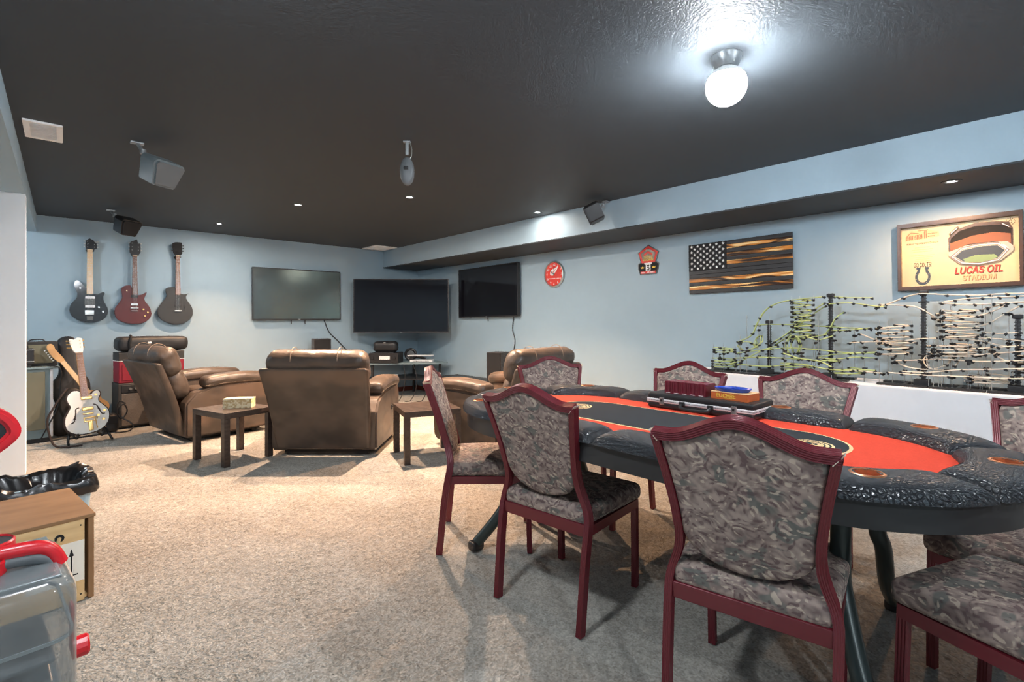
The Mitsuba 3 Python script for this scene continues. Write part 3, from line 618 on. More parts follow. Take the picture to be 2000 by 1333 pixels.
single('power_cable', tube(spline([(4.695, 5.13, 1.28), (4.70, 5.16, 1.10), (4.70, 5.11, .95), (4.70, 5.14, .75), (4.70, 5.12, .4)], 6), .006, 6), 'black_plastic', 'black cable hanging below the right wall television', 'cable')

# ------------------------------------------------------------------ speakers, corner media furniture
def shelf_speaker(x, y, z, rz, label, w=.20, d=.24, h=.36):
    s = thing('bookshelf_speaker', label, 'speaker', (x, y, z), rz)
    part(s, 'cabinet', mv(rbox(d, w, h, .006), 0, 0, h / 2), 'wenge'); part(s, 'grille', mv(rbox(.014, w - .012, h - .012, .005), d / 2 + .006, 0, h / 2), 'black_matte')
shelf_speaker(2.87, 7.42, .60, -100, 'dark bookshelf speaker by the back wall above the middle recliner', .24, .22, .36)
st = thing('speaker_stand', 'dark stand under the speaker by the back wall', 'speaker stand', (2.87, 7.42, 0))
part(st, 'top_plate', bx(-.13, .13, -.13, .13, .58, .60), 'black_plastic', False); part(st, 'column', cyl(.03, .56, (0, 0, .02)), 'black_plastic'); part(st, 'foot', bx(-.16, .16, -.16, .16, 0, .02), 'black_plastic', False)
bn = thing('low_bench', 'low black bench along the right wall under the speaker', 'bench', (0, 0, 0))
part(bn, 'top', bx(4.26, 4.68, 4.95, 6.45, .345, .375), 'black_plastic', False)
for x in (4.30, 4.64):
    for y in (5.0, 6.40): part(bn, 'leg', bx(x - .02, x + .02, y - .02, y + .02, 0, .345), 'black_plastic', False)
shelf_speaker(4.47, 5.20, .375, 200, 'dark bookshelf speaker on the low bench by the right wall', .22, .26, .42)
ds = thing('media_stand', 'grey glass corner stand holding the audio receiver', 'media stand')
top = Polygon([(3.42, 7.60), (4.60, 7.60), (4.60, 6.60), (4.35, 6.55), (3.42, 7.25)])
part(ds, 'top_shelf', ext(top, .022, .545), 'teal_grey'); part(ds, 'lower_shelf', ext(affinity.scale(top, .8, .8), .018, .30), 'black_plastic')
for x, y in ((3.50, 7.52), (4.52, 7.52), (4.50, 6.68), (3.60, 7.22)): part(ds, 'leg', cyl(.02, .545, (x, y, 0)), 'black_plastic')
YW = math.degrees(math.pi / 2 - YAW)
rc = thing('audio_receiver', 'black audio receiver on the corner media stand', 'audio receiver', (3.80, 7.15, .567), 180 + YW)
part(rc, 'case', mv(rbox(.36, .46, .15, .005), 0, 0, .083), 'black_plastic'); dsp = part(rc, 'display', bx(.181, .184, -.06, .10, .06, .115), 'white', False, 'lit pale display')
for yy in (-.17, .17): part(rc, 'knob', cyl(.022, .02, (.18, yy, .085), 'x', 18), 'black_plastic')
for yy in (-.18, .18): part(rc, 'foot', cyl(.02, .01, (.1, yy, 0)), 'black_plastic')
cs2 = thing('centre_speaker', 'small rounded black centre speaker on top of the receiver', 'speaker', (3.80, 7.16, .725), 180 + YW)
m = rbox(.18, .38, .17, .06, (2, 4, 2), 4); part(cs2, 'body', mv(m, 0, 0, .095), 'black_plastic', True); part(cs2, 'base', bx(-.09, .09, -.14, .14, 0, .015), 'black_plastic', False); part(cs2, 'badge', bx(.088, .091, -.02, .02, .150, .162), 'white', False)
hp = thing('round_gadget', 'black round headed racket shaped gadget lying on the corner stand', 'gadget', (4.26, 7.22, .567), YW)
ringp = [(0, -.02 + .085 * math.cos(a), .105 + .085 * math.sin(a)) for a in np.linspace(0, 2 * math.pi, 25)[:-1]]
part(hp, 'ring', tube(ringp, .022, 8, True), 'black_plastic'); part(hp, 'net', mv(cyl(.075, .006, (0, 0, 0), 'x', 20), 0, -.02, .105), 'grey_plastic'); part(hp, 'handle', tube([(0, -.09, .075), (0, -.27, .030)], .020, 10), 'black_plastic')
for i, (dx, z, lab) in enumerate(((0, .567, 'silver disc player at the right of the corner media stand'),)):
    q = thing('disc_player', lab, 'disc player', (4.28, 6.86, z), 180 + YW)
    part(q, 'case', mv(rbox(.20, .36, .035, .004), 0, 0, .02), 'white'); part(q, 'slot', bx(.1005, .103, -.13, .13, .015, .022), 'black_plastic', False)
    part(q, 'upper_deck', mv(rbox(.20, .40, .012, .003), 0, -.02, .105), 'white'); part(q, 'support', bx(-.05, .05, -.19, -.14, .035, .10), 'black_plastic', False)
q = thing('game_console', 'small white device on the lower shelf of the corner stand', 'device', (3.86, 7.17, .318), 180 + YW)
part(q, 'case', mv(rbox(.16, .26, .05, .008), 0, 0, .025), 'white'); part(q, 'port_strip', bx(.0805, .083, -.10, .10, .015, .025), 'black_plastic', False)
rng = random.Random(5)
for i in range(3):
    x, y = 4.0 + .13 * i, 7.05 - .12 * i
    single('media_cable', tube(spline([(x - .12, y - .30 + .05 * i, .54), (x - .10, y - .31, .38), (x - .12 + rng.uniform(-.06, .03), y - .32, .2), (x - .18, y - .28, .012), (x - .30, y - .30, .01)], 6), .006, 6), 'black_plastic', 'black cable drooping under the corner stand, ' + ('leftmost', 'middle', 'rightmost')[i] + ' of the three', 'cable')

# ------------------------------------------------------------------ wall hangings on the right wall
ck = thing('wall_clock', 'round red wall clock with chrome rim on the right wall', 'clock', tw=on_wall_right(4.352, 1.828))
part(ck, 'rim', lathe([(.150, 0), (.168, 0), (.172, .02), (.165, .035), (.155, .038), (.150, .03), (.150, 0)], 48), 'metal')
part(ck, 'face', cyl(.152, .02, n=48), 'red_print', 30, 'red dial')
for h in range(12):
    a = math.radians(90 - 30 * h); tt = text(str(h or 12), .026, .001)
    part(ck, 'numeral', mv(tt, .125 * math.cos(a), .125 * math.sin(a), .020), 'white', False)
wing = [(-.062, -.002), (-.045, .030), (-.012, .050), (.030, .058), (.075, .085), (.066, .052), (.050, .026), (.034, .010), (.010, -.018), (-.02, -.036), (-.05, -.026)]
part(ck, 'emblem', mv(ext(Polygon(spline(wing, 4, True)), .001), -.01, .02, .020), 'white', False, 'white winged emblem')
part(ck, 'emblem_line', mv(ext(unary_union([LineString([(-.03, -.005), (.04, .045)]).buffer(.003), Point(-.025, .0).buffer(.016).difference(Point(-.025, 0).buffer(.012))]), .0006), -.01, .02, .021), 'red_print', False)
part(ck, 'lettering', mv(cat([bx(-.095 + .0095 * i, -.088 + .0095 * i, -.004, .004, 0, .001) for i in range(20) if i not in (3, 12)]), 0, -.055, .020), 'white', False, stuff=True)
part(ck, 'minute_hand', bx(-.003, .003, -.01, .11, .023, .0245), 'black_plastic', False); part(ck, 'hour_hand', rot(bx(-.004, .004, -.01, .07, .0245, .026), 55), 'black_plastic', False)

em = thing('crest_plaque', 'red and black crest plaque with the number 3 on the right wall', 'plaque', tw=on_wall_right(2.975, 1.89))
penta = Polygon([(0, .155), (.123, .082), (.085, -.035), (-.085, -.035), (-.123, .082)])
shield = Polygon([(-.085, -.02), (-.122, -.045), (-.118, -.10), (-.098, -.155), (.098, -.155), (.118, -.10), (.122, -.045), (.085, -.02)])
part(em, 'base_board', ext(unary_union([penta, shield]).buffer(.006, join_style=2), .008), 'navy', 20)
part(em, 'pentagon', ext(penta.buffer(-.003), .002, .008), 'red_print', 20); part(em, 'inner_pentagon', ext(penta.buffer(-.026), .0012, .010), 'frame_wood', 20)
part(em, 'arc_band', ext(LineString(spline([(-.045, .055), (0, .080), (.045, .055)], 6)).buffer(.010), .001, .0112), 'red_print', 20)
part(em, 'lettering_top', mv(text('TRIPLE', .026, .001, True, .115), 0, .030, .0112), 'yellow', False); part(em, 'lettering_middle', mv(text('CROWN', .026, .001, True, .125), 0, .000, .0112), 'yellow', False)
part(em, 'shield', ext(shield.buffer(-.004).difference(penta), .002, .008), 'black_matte', 20)
part(em, 'ribbon', ext(sbox(-.045, -.050, .045, -.032), .001, .0102), 'white', 20)
part(em, 'number_plate', ext(sbox(-.030, -.118, .030, -.052), .001, .0102), 'white', 20); part(em, 'number', mv(text('3', .052, .001), 0, -.085, .0112), 'black_matte', False)
for sx in (-1, 1): part(em, 'crown', mv(ext(Polygon([(-.024, .012), (-.012, 0), (0, .014), (.012, 0), (.024, .012), (.014, -.010), (-.014, -.010)]), .001), sx * .070, -.082, .0102), 'yellow', False)
part(em, 'bottom_band', ext(sbox(-.094, -.150, .094, -.125), .001, .0102), 'red_print', 20); part(em, 'bottom_lettering', mv(cat([bx(-.080 + .0165 * i, -.070 + .0165 * i, -.007, .007, 0, .001) for i in range(10) if i != 3]), 0, -.1375, .0112), 'white', False, stuff=True)

FWd, FH = 0.955, 0.490
fl = thing('wooden_flag', 'burnt wood flag with white stars on the right wall', 'wooden flag', tw=on_wall_right(2.010, 1.747, XR - .004, 0.8))
part(fl, 'backing', bx(-FWd / 2 + .02, FWd / 2 - .02, -FH / 2 + .02, FH / 2 - .02, 0, .014), 'black_matte', False)
sh = FH / 13
cw = FWd * 0.40
for k in range(13):
    y1 = FH / 2 - k * sh; x0 = -FWd / 2 + (cw if k < 7 else 0)
    part(fl, 'stripe', mv(rbox(FWd / 2 - x0, sh - .0012, .018, .002), (x0 + FWd / 2) / 2, y1 - sh / 2, .023), 'burnt_wood' if k in (1, 3, 5, 9, 11) else 'charred_wood', label='flame charred orange stripe' if k in (1, 3, 5, 9, 11) else 'black charred stripe')
part(fl, 'canton', bx(-FWd / 2, -FWd / 2 + cw - .001, FH / 2 - 7 * sh, FH / 2, .014, .034), 'black_matte', False, 'black field of stars')
def star(r): return Polygon([((r if i % 2 == 0 else r * .40) * math.sin(i * math.pi / 5), (r if i % 2 == 0 else r * .40) * math.cos(i * math.pi / 5)) for i in range(10)])
sm = ext(star(.0165), .002)
for r in range(9):
    for c in range(6 if r % 2 == 0 else 5):
        px = -FWd / 2 + cw * ((c + .5) / 6 + (0 if r % 2 == 0 else 1 / 12)); py = FH / 2 - 7 * sh * (r + .75) / 9.5
        part(fl, 'star', mv(sm, px, py, .034), 'white', False)

SW, SHt = 0.92, 0.500
sd = thing('framed_stadium', 'framed cream print of a football stadium with a cut-out model, right wall', 'framed picture', tw=on_wall_right(0.472, 1.702, XR, 0.8) @ T().scale([0.722, 1, 1]))
part(sd, 'backing', bx(-SW / 2 + .01, SW / 2 - .01, -SHt / 2 + .01, SHt / 2 - .01, 0, .012), 'black_matte', False)
fr = sbox(-SW / 2, -SHt / 2, SW / 2, SHt / 2).difference(sbox(-SW / 2 + .03, -SHt / 2 + .03, SW / 2 - .03, SHt / 2 - .03)); part(sd, 'frame', bevel_ext(fr, .055, .005), 'frame_wood', 20)
part(sd, 'board', bx(-SW / 2 + .03, SW / 2 - .03, -SHt / 2 + .03, SHt / 2 - .03, .012, .016), 'cream_board', False)
Z0 = .016; lx = -.262
def st_at(mesh, x, y, z=Z0): return mv(mesh, x, y, z)
fac = [(-.135, -.030), (-.135, .0), (-.115, .028), (-.095, .038), (-.085, .046), (-.030, .040), (-.028, .05), (.045, .046), (.05, .040), (.13, .022), (.135, -.014), (.09, -.018), (-.02, -.026)]
part(sd, 'building_print', st_at(ext(Polygon(fac), .0006), lx, .152), 'print_tan', False, 'brown print of the stadium front')
arcs = unary_union([sbox(-.13 + .0125 * i, -.026 + .0006 * i, -.123 + .0125 * i, .004 + .001 * i) for i in range(11)] + [sbox(.015, -.02, .021, .035), sbox(.03, -.02, .036, .035), sbox(-.03, .038, .046, .043), sbox(.045, -.01, .10, -.004), sbox(.045, .01, .12, .014), LineString([(-.13, .0), (-.09, .03), (-.03, .02)]).buffer(.0025)])
part(sd, 'building_lines', st_at(ext(arcs, .0005), lx, .152, Z0 + .0006), 'print_brown', False)
part(sd, 'heading', st_at(text('HOME OF THE INDIANAPOLIS COLTS', .0125, .0006, True, .25), lx, .098), 'ink_brown', False)
for i, w in enumerate((.12, .17, .15)): part(sd, 'address_line', st_at(bx(-w / 2, w / 2, -.0026, .0026, 0, .0005), lx, .068 - .016 * i), 'print_tan', False)
for i, w in enumerate((.19, .16, .11, .12)): part(sd, 'caption_line', st_at(bx(-w / 2, w / 2, -.0022, .0022, 0, .0005), lx, .008 - .014 * i), 'print_tan', False)
part(sd, 'slogan', st_at(text('GO COLTS!', .031, .001, True, .140), lx, -.062), 'ink_brown', False)
hs = [(-.052, .056), (-.038, .056), (-.034, .050), (-.042, .036)]
arcp = [(.052 * math.sin(a) * 1.0, -.016 - .050 * math.cos(a)) for a in np.linspace(-2.45, 2.45, 30)]
shoe = LineString([(-.030, .052)] + arcp[0:] + [(.030, .052)]).buffer(.010, cap_style=2)
shoe = unary_union([shoe, sbox(-.050, .040, -.018, .056), sbox(.018, .040, .050, .056)])
part(sd, 'horseshoe', st_at(ext(shoe, .0015), lx, -.135), 'navy', 20, 'dark horseshoe emblem')
part(sd, 'horseshoe_dots', st_at(ext(unary_union([Point(*arcp[i]).buffer(.0028) for i in (3, 7, 11, 18, 22, 26)]), .0008), lx, -.135, Z0 + .0015), 'cream_board', 20)
nm = text('LUCAS OIL', .046, .003, True, .335); nm = warp(nm, lambda v: np.column_stack([v[:, 0] + .20 * v[:, 1], v[:, 1], v[:, 2]]))
part(sd, 'name_top', st_at(nm, .155, -.122), 'red_print', False, 'red raised lettering'); part(sd, 'name_shadow', st_at(mv(nm, .003, -.004, -.0015), .155, -.122), 'ink_brown', False)
part(sd, 'name_bottom', st_at(text('STADIUM', .034, .003, True, .235), .155, -.176), 'print_tan', False); part(sd, 'name_bottom_shadow', st_at(text('STADIUM', .034, .0015, True, .235), .1585, -.180), 'print_brown', False)
cx0, cy0 = .165, .04
outer = Polygon([(-.225, -.055), (-.225, .075), (-.145, .135), (-.02, .165), (.11, .158), (.20, .145), (.225, .10), (.225, -.045), (.14, -.110), (0, -.130), (-.14, -.115)])
part(sd, 'stadium_wall', st_at(ext(outer, .004), cx0, cy0), 'frame_wood', 20)
part(sd, 'stadium_upper_stand', st_at(ext(Polygon([(-.215, .02), (-.205, .07), (-.14, .118), (-.02, .140), (.11, .133), (.19, .122), (.215, .09), (.215, .03), (.10, .052), (-.05, .040)]), .006), cx0, cy0), 'black_matte', 20)
part(sd, 'stadium_brick_band', st_at(ext(Polygon([(-.212, -.02), (-.212, .035), (-.05, .075), (.10, .085), (.212, .065), (.212, .0), (.10, .022), (-.08, .018)]), .008), cx0, cy0), 'print_brown', 20)
part(sd, 'stadium_rim', st_at(ext(Polygon([(-.225, -.055), (-.225, -.025), (-.10, .010), (.05, .018), (.19, .012), (.228, -.02), (.228, -.05), (.14, -.115), (0, -.134), (-.14, -.118)]), .010), cx0, cy0), 'print_grey', 20)
bowl = Polygon([(-.175, -.062), (-.12, -.022), (0, -.006), (.12, -.008), (.17, -.045), (.12, -.095), (0, -.112), (-.12, -.100)])
for i, (d, mt) in enumerate(((.022, 'print_dark_grey'), (.015, 'paper'), (.009, 'print_dark_grey'), (.004, 'print_grey'))):
    part(sd, 'stadium_tier', st_at(ext(bowl.buffer(d, join_style=2), .0106 + .0004 * i), cx0, cy0), mt, 20)
part(sd, 'stadium_seats', st_at(ext(Polygon([(-.175, -.062), (-.12, -.022), (0, -.006), (.12, -.008), (.17, -.045), (.12, -.095), (0, -.112), (-.12, -.100)]), .012), cx0, cy0), 'navy', 20)
part(sd, 'stadium_field', st_at(ext(Polygon([(-.12, -.085), (-.03, -.062), (.10, -.066), (.125, -.085), (.09, -.102), (0, -.116), (-.10, -.107)]), .013), cx0, cy0), 'turf', 20)
for sx, a in ((-1, 36), (1, -30)):
    part(sd, 'stadium_roof_bar', st_at(rot(mv(rbox(.085, .016, .010, .002), 0, 0, .008), a), cx0 + sx * .182, cy0 + .122), 'frame_wood'); part(sd, 'stadium_roof_light', st_at(rot(mv(rbox(.055, .006, .003, .001), 0, 0, .0145), a), cx0 + sx * .180, cy0 + .122), 'white')
for i in range(3): part(sd, 'stadium_stair', st_at(rot(mv(rbox(.045, .005, .003, .001), 0, 0, .0115), -42), cx0 + .170 + .014 * i - .02, cy0 - .012 - .004 * i), 'paper')
seal = unary_union([Point(.030 * math.cos(a), .022 * math.sin(a)).buffer(.0035) for a in np.linspace(0, 6.28, 13)[:-1]]); part(sd, 'seal', st_at(ext(seal, .0006), .375, .185), 'ink_brown', 20); part(sd, 'seal_centre', st_at(ext(Point(0, 0).buffer(.012).difference(Point(0, 0).buffer(.008)), .0006), .375, .185), 'ink_brown', 20)

# ------------------------------------------------------------------ white table with the marble runs
WX, WZ = 4.20, 0.770
wt = thing('long_table', 'long table under a white cloth along the right wall', 'table')
part(wt, 'tabletop', bx(WX + .01, XR - .02, -1.35, 2.35, WZ - .035, WZ - .004), 'plywood', False)
def cloth():
    us = np.arange(-1.37, 2.3701, .02); prof = [(XR - .018, WZ), (4.5, WZ), (WX + .012, WZ), (WX + .003, WZ - .003), (WX, WZ - .012), (WX - .002, WZ - .15), (WX - .004, WZ - .35), (WX - .006, WZ - .6), (WX - .006, WZ - .745)]
    V = []
    for y in us:
        for i, (x, z) in enumerate(prof):
            w = max(0, (WZ - .02 - z)) * .020 * math.sin(y * 9 + 1.3 * math.sin(y * 3.1)); V.append((x - abs(w) - w, y, z))
    V = np.array(V); n, k = len(us), len(prof); i, j = np.meshgrid(np.arange(n - 1), np.arange(k - 1), indexing='ij')
    q = np.stack([i * k + j, i * k + j + 1, (i + 1) * k + j + 1, (i + 1) * k + j], -1).reshape(-1, 4)
    endp = bx(WX, XR - .02, 2.364, 2.370, .03, WZ - .002)
    return cat([tm(V, np.vstack([q[:, [0, 1, 2]], q[:, [0, 2, 3]]])), endp])
single('tablecloth', cloth(), 'cloth_white', 'white cloth hanging from the long table on the right', 'tablecloth')
for y in (-1.2, .5, 2.2):
    for x in (WX + .06, XR - .08): part(wt, 'leg', cyl(.016, WZ - .035, (x, y, 0)), 'metal')

GX = 4.45
def wpt(u, v, x=GX):
    """Where the ray of a photo position meets the upright plane x: only used to read off sizes of the marble run."""
    s = (u - 1000) / FPX; q = FW + RT * s; t = x / q[0]; return np.array([x, q[1] * t, CAMH + (HZ - v) / FPX * t])
def marble_run(label, mat, y0, y1, posts, seed, helices, sweeps, nrods, railname):
    R = random.Random(seed)
    m = thing('marble_run', label, 'marble run')
    yy = y1
    while yy > y0 + .15:                                    # perforated base plates
        b = min(.285, yy - y0); 
        for x in (4.33, 4.53):
            pl = sbox(x - .035, yy - b + .008, x + .035, yy)
            holes = unary_union([sbox(x - .022, yy - b + .02 + .026 * i, x - .006, yy - b + .034 + .026 * i) for i in range(int((b - .03) / .026))] + [sbox(x + .006, yy - b + .02 + .026 * i, x + .022, yy - b + .034 + .026 * i) for i in range(int((b - .03) / .026))])
            part(m, 'base_plate', mv(ext(pl.difference(holes), .014), 0, 0, WZ), 'black_plastic', 20)
        part(m, 'base_link', bx(4.36, 4.50, yy - b * .5 - .012, yy - b * .5 + .012, WZ, WZ + .012), 'black_plastic', False)
        yy -= .285
    for (y, h) in posts:                                       # lift towers: two uprights with rungs
        z1 = WZ + h; ms = [bx(GX - .005, GX + .005, y - .012, y - .007, WZ, z1), bx(GX - .005, GX + .005, y + .007, y + .012, WZ, z1), bx(GX - .010, GX - .006, y - .006, y + .006, WZ, z1)]
        for i in range(int(h / .021)): ms.append(bx(GX - .008, GX + .008, y - .016, y + .016, WZ + .021 * i, WZ + .021 * i + .008))
        tw_ = part(m, 'lift_tower', cat(ms), 'black_plastic', False, 'black ladder shaped lift tower')
        part(tw_, 'tower_head', mv(rbox(.04, .050, .028, .006), GX, y, z1), 'black_plastic'); part(tw_, 'motor_box', mv(rbox(.09, .085, .05, .006), GX - .05, y, WZ + .026), 'black_plastic')
        for _ in range(3):
            zz = WZ + R.uniform(.1, h - .05); part(tw_, 'bracket', mv(rbox(.03, .060, .010, .003), GX, y, zz), 'black_plastic')
    clip = cat([bx(-.004, .004, -.015, .015, -.004, .004), bx(-.006, .006, -.005, .005, -.009, .009), bx(-.012, .004, -.015, -.010, -.003, .007), bx(-.012, .004, .010, .015, -.003, .007)])
    cd = {}
    rods = []
    for i in range(nrods):
        y = y0 + .04 + (y1 - y0 - .08) * (i + R.uniform(.2, .8)) / nrods; x = R.choice((4.33, 4.42, 4.53)); h = R.uniform(.18, .62) * min(1, .45 + (y1 - y) / .9 if railname == 'green' else 1)
        rods.append((y, x, h)); part(m, 'rod', tube([(x, y, WZ), (x, y, WZ + h)], .0022, 6), 'metal')
    def clip_at(p, yaw=0, roll=0):
        part(m, 'clip', mv(rot(rot(clip, roll, (0, 1, 0)), yaw), *p), 'black_plastic', False)
    def rail(pts, n=6, closed=False, gap=.0085, r=.0040, clips=5):
        p = spline(pts, n, closed); t = np.gradient(p, axis=0); t /= np.linalg.norm(t, axis=1, keepdims=True) + 1e-9
        sd_ = np.cross(t, [0, 0, 1.0]); sd_ /= np.linalg.norm(sd_, axis=1, keepdims=True) + 1e-9
        part(m, railname + '_rail', cat([tube(p + sd_ * gap, r, 6), tube(p - sd_ * gap, r, 6)]), mat, True)
        for i in np.linspace(0, len(p) - 1, clips).astype(int): clip_at(p[i] + [0, 0, -.006], math.degrees(math.atan2(t[i, 1], t[i, 0])) + R.uniform(-25, 25), R.uniform(-30, 30))
    for (y, z, rad, turns, pitch, sq) in helices:             # spirals
        n = int(turns * 14); pts = [(GX - .02 + rad * sq * math.cos(a), y + rad * math.sin(a), z + pitch * a / 6.283) for a in np.linspace(0, turns * 6.283, n)]
        rail(pts, 2, clips=int(turns * 3))
        for a in (.4, 2.5, 4.6):
            xx, yq = GX - .02 + (rad + .02) * sq * math.cos(a), y + (rad + .02) * math.sin(a)
            part(m, 'rod', tube([(xx, yq, WZ), (xx, yq, z + pitch * turns + .03)], .0022, 6), 'metal')
            for i in range(int(turns)):
                clip_at((xx, yq, z + pitch * (i + a / 6.283)), math.degrees(a), 0)
    for s_ in sweeps: rail([wpt(*q) for q in s_[0]], 6, clips=s_[1] if len(s_) > 1 else 5)
    for (y, x, h) in rods:
        for _ in range(3): clip_at((x, y, WZ + R.uniform(.03, h)), R.uniform(0, 180), R.uniform(-40, 40))
    return m
G = [(([(1442, 668, 4.42), (1468, 655, 4.42), (1480, 630, 4.42), (1495, 607, 4.42), (1520, 592, 4.42), (1560, 585, 4.44), (1610, 580, 4.45)]), 6),
     ([(1630, 580, 4.42), (1665, 582, 4.40), (1704, 582, 4.44)], 6), ([(1610, 592, 4.45), (1570, 620, 4.42), (1540, 650, 4.40), (1512, 668, 4.40)], 7), ([(1612, 598, 4.50), (1572, 626, 4.47), (1542, 655, 4.45), (1515, 673, 4.45)], 5),
     ([(1620, 594, 4.40), (1660, 592, 4.38), (1705, 598, 4.42), (1730, 600, 4.45)], 6), ([(1648, 610, 4.44), (1632, 622, 4.42), (1622, 640, 4.42), (1610, 655, 4.42)], 4),
     ([(1475, 636, 4.46), (1510, 634, 4.45), (1575, 636, 4.44), (1640, 640, 4.44), (1702, 643, 4.44)], 10), ([(1625, 646, 4.40), (1660, 645, 4.40), (1700, 641, 4.40)], 8),
     ([(1545, 636 + 26, 4.40), (1580, 660, 4.40), (1620, 652, 4.40)], 4), ([(1575, 658, 4.36), (1600, 664, 4.36), (1630, 655, 4.4)], 3),
     ([(1440, 690, 4.38), (1480, 685, 4.38), (1540, 680, 4.40), (1600, 684, 4.40), (1650, 689, 4.42), (1710, 690, 4.42)], 9), ([(1435, 700, 4.36), (1480, 698, 4.36), (1530, 700, 4.36), (1590, 704, 4.36), (1640, 706, 4.38)], 9),
     ([(1440, 712, 4.34), (1500, 716, 4.34), (1560, 712, 4.34), (1620, 722, 4.34), (1660, 722, 4.36), (1710, 724, 4.36)], 9), ([(1600, 697, 4.42), (1640, 692, 4.42), (1680, 690, 4.42), (1712, 688, 4.44)], 5), ([(1598, 699, 4.40), (1630, 702, 4.40), (1670, 698, 4.42), (1712, 700, 4.44)], 6),
     ([(1420, 712, 4.36), (1450, 704, 4.36), (1490, 684, 4.38), (1520, 676, 4.40)], 4), ([(1530, 690, 4.30), (1560, 700, 4.30), (1600, 706, 4.30), (1625, 718, 4.30)], 5),
     ([(1450, 684, 4.40), (1443, 676, 4.36), (1452, 668, 4.34), (1468, 670, 4.36), (1478, 680, 4.40), (1476, 664, 4.42), (1486, 656, 4.40), (1487, 668, 4.38), (1476, 678, 4.36), (1462, 684, 4.36)], 7),
     ([(1540, 690, 4.40), (1536, 672, 4.38), (1546, 656, 4.36), (1558, 660, 4.36), (1563, 676, 4.38), (1558, 690, 4.4)], 5), ([(1550, 690, 4.45), (1545, 672, 4.45), (1553, 662, 4.45), (1562, 672, 4.45), (1558, 688, 4.45)], 4)]
def mid(y): return y
marble_run('marble run with yellow green rails at the left of the white table', 'rail_green', 0.90, 2.17, ((1.640, .445), (1.185, .655)), 3,
    ((2.02, .935, .085, 2.5, .020, .8), (2.02, .800, .095, 3.5, .026, .9), (1.43, .82, .10, 2.5, .024, .9), (1.385, 1.08, .070, 8, .040, .8), (1.08, .815, .10, 2, .024, .9)), G, 15, 'green')
Wt = [([(1712, 602, 4.45), (1745, 590, 4.44), (1790, 575, 4.42), (1850, 576, 4.40), (1910, 577, 4.40), (1960, 574, 4.40), (2010, 573, 4.40)], 9), ([(1720, 595, 4.45), (1760, 597, 4.42), (1790, 600, 4.40), (1815, 613, 4.40), (1825, 622, 4.42)], 4),
      ([(1845, 590, 4.40), (1880, 585, 4.38), (1920, 582, 4.38), (1970, 580, 4.38), (2010, 578, 4.4)], 7), ([(1840, 592, 4.36), (1880, 595, 4.36), (1930, 594, 4.36), (1960, 592, 4.36), (2010, 590, 4.36)], 6),
      ([(1840, 606, 4.42), (1890, 610, 4.42), (1930, 602, 4.42), (1970, 592, 4.42), (2010, 590, 4.42)], 7), ([(1845, 618, 4.38), (1890, 620, 4.38), (1930, 612, 4.38), (1965, 596, 4.38)], 5),
      ([(1660, 670, 4.45), (1700, 668, 4.44), (1750, 668, 4.42), (1800, 662, 4.42), (1850, 662, 4.40), (1910, 665, 4.40), (1960, 676, 4.40), (2010, 675, 4.40)], 10), ([(1680, 652, 4.45), (1710, 664, 4.44), (1740, 674, 4.42), (1790, 669, 4.42)], 4),
      ([(1850, 655, 4.42), (1900, 660, 4.4), (1950, 662, 4.4), (2010, 668, 4.4)], 6), ([(1905, 640, 4.4), (1935, 630, 4.4), (1965, 612, 4.4), (1995, 597, 4.4)], 4), ([(1925, 680, 4.4), (1945, 695, 4.4), (1970, 708, 4.4)], 3),
      ([(1750, 705, 4.36), (1790, 704, 4.36), (1840, 702, 4.36), (1900, 706, 4.36), (1960, 706, 4.36), (2010, 704, 4.36)], 9), ([(1752, 708, 4.40), (1775, 718, 4.40), (1815, 722, 4.40), (1850, 712, 4.40), (1855, 697, 4.40), (1838, 690, 4.42), (1812, 694, 4.42), (1808, 710, 4.4), (1822, 722, 4.38), (1850, 722, 4.36)], 7),
      ([(1760, 726, 4.34), (1810, 728, 4.34), (1870, 723, 4.34), (1940, 722, 4.34), (2010, 720, 4.34)], 8), ([(1735, 728, 4.32), (1800, 733, 4.32), (1880, 736, 4.32), (1950, 740, 4.32), (2010, 740, 4.32)], 8), ([(1866, 715, 4.4), (1880, 696, 4.4), (1892, 680, 4.42), (1910, 668, 4.42)], 4),
      ([(1840, 690, 4.38), (1900, 694, 4.38), (1950, 690, 4.38), (2010, 686, 4.38)], 7), ([(1850, 676, 4.36), (1880, 682, 4.36), (1930, 680, 4.36), (1990, 676, 4.36)], 6), ([(1990, 650, 4.4), (1950, 652, 4.4), (1920, 650, 4.4)], 4), ([(1650, 722, 4.36), (1690, 726, 4.36), (1725, 730, 4.34)], 5)]
marble_run('marble run with ivory rails at the right of the white table below the framed stadium', 'rail_ivory', -0.20, 0.86, ((.620, .655), (.160, .48)), 8,
    ((.790, .970, .090, 6, .038, .8), (.44, 1.10, .10, 5, .040, .9), (.47, .98, .12, 4, .022, .8), (.30, .82, .10, 3, .018, .9), (.04, .86, .11, 5, .045, .8)), Wt, 15, 'ivory')

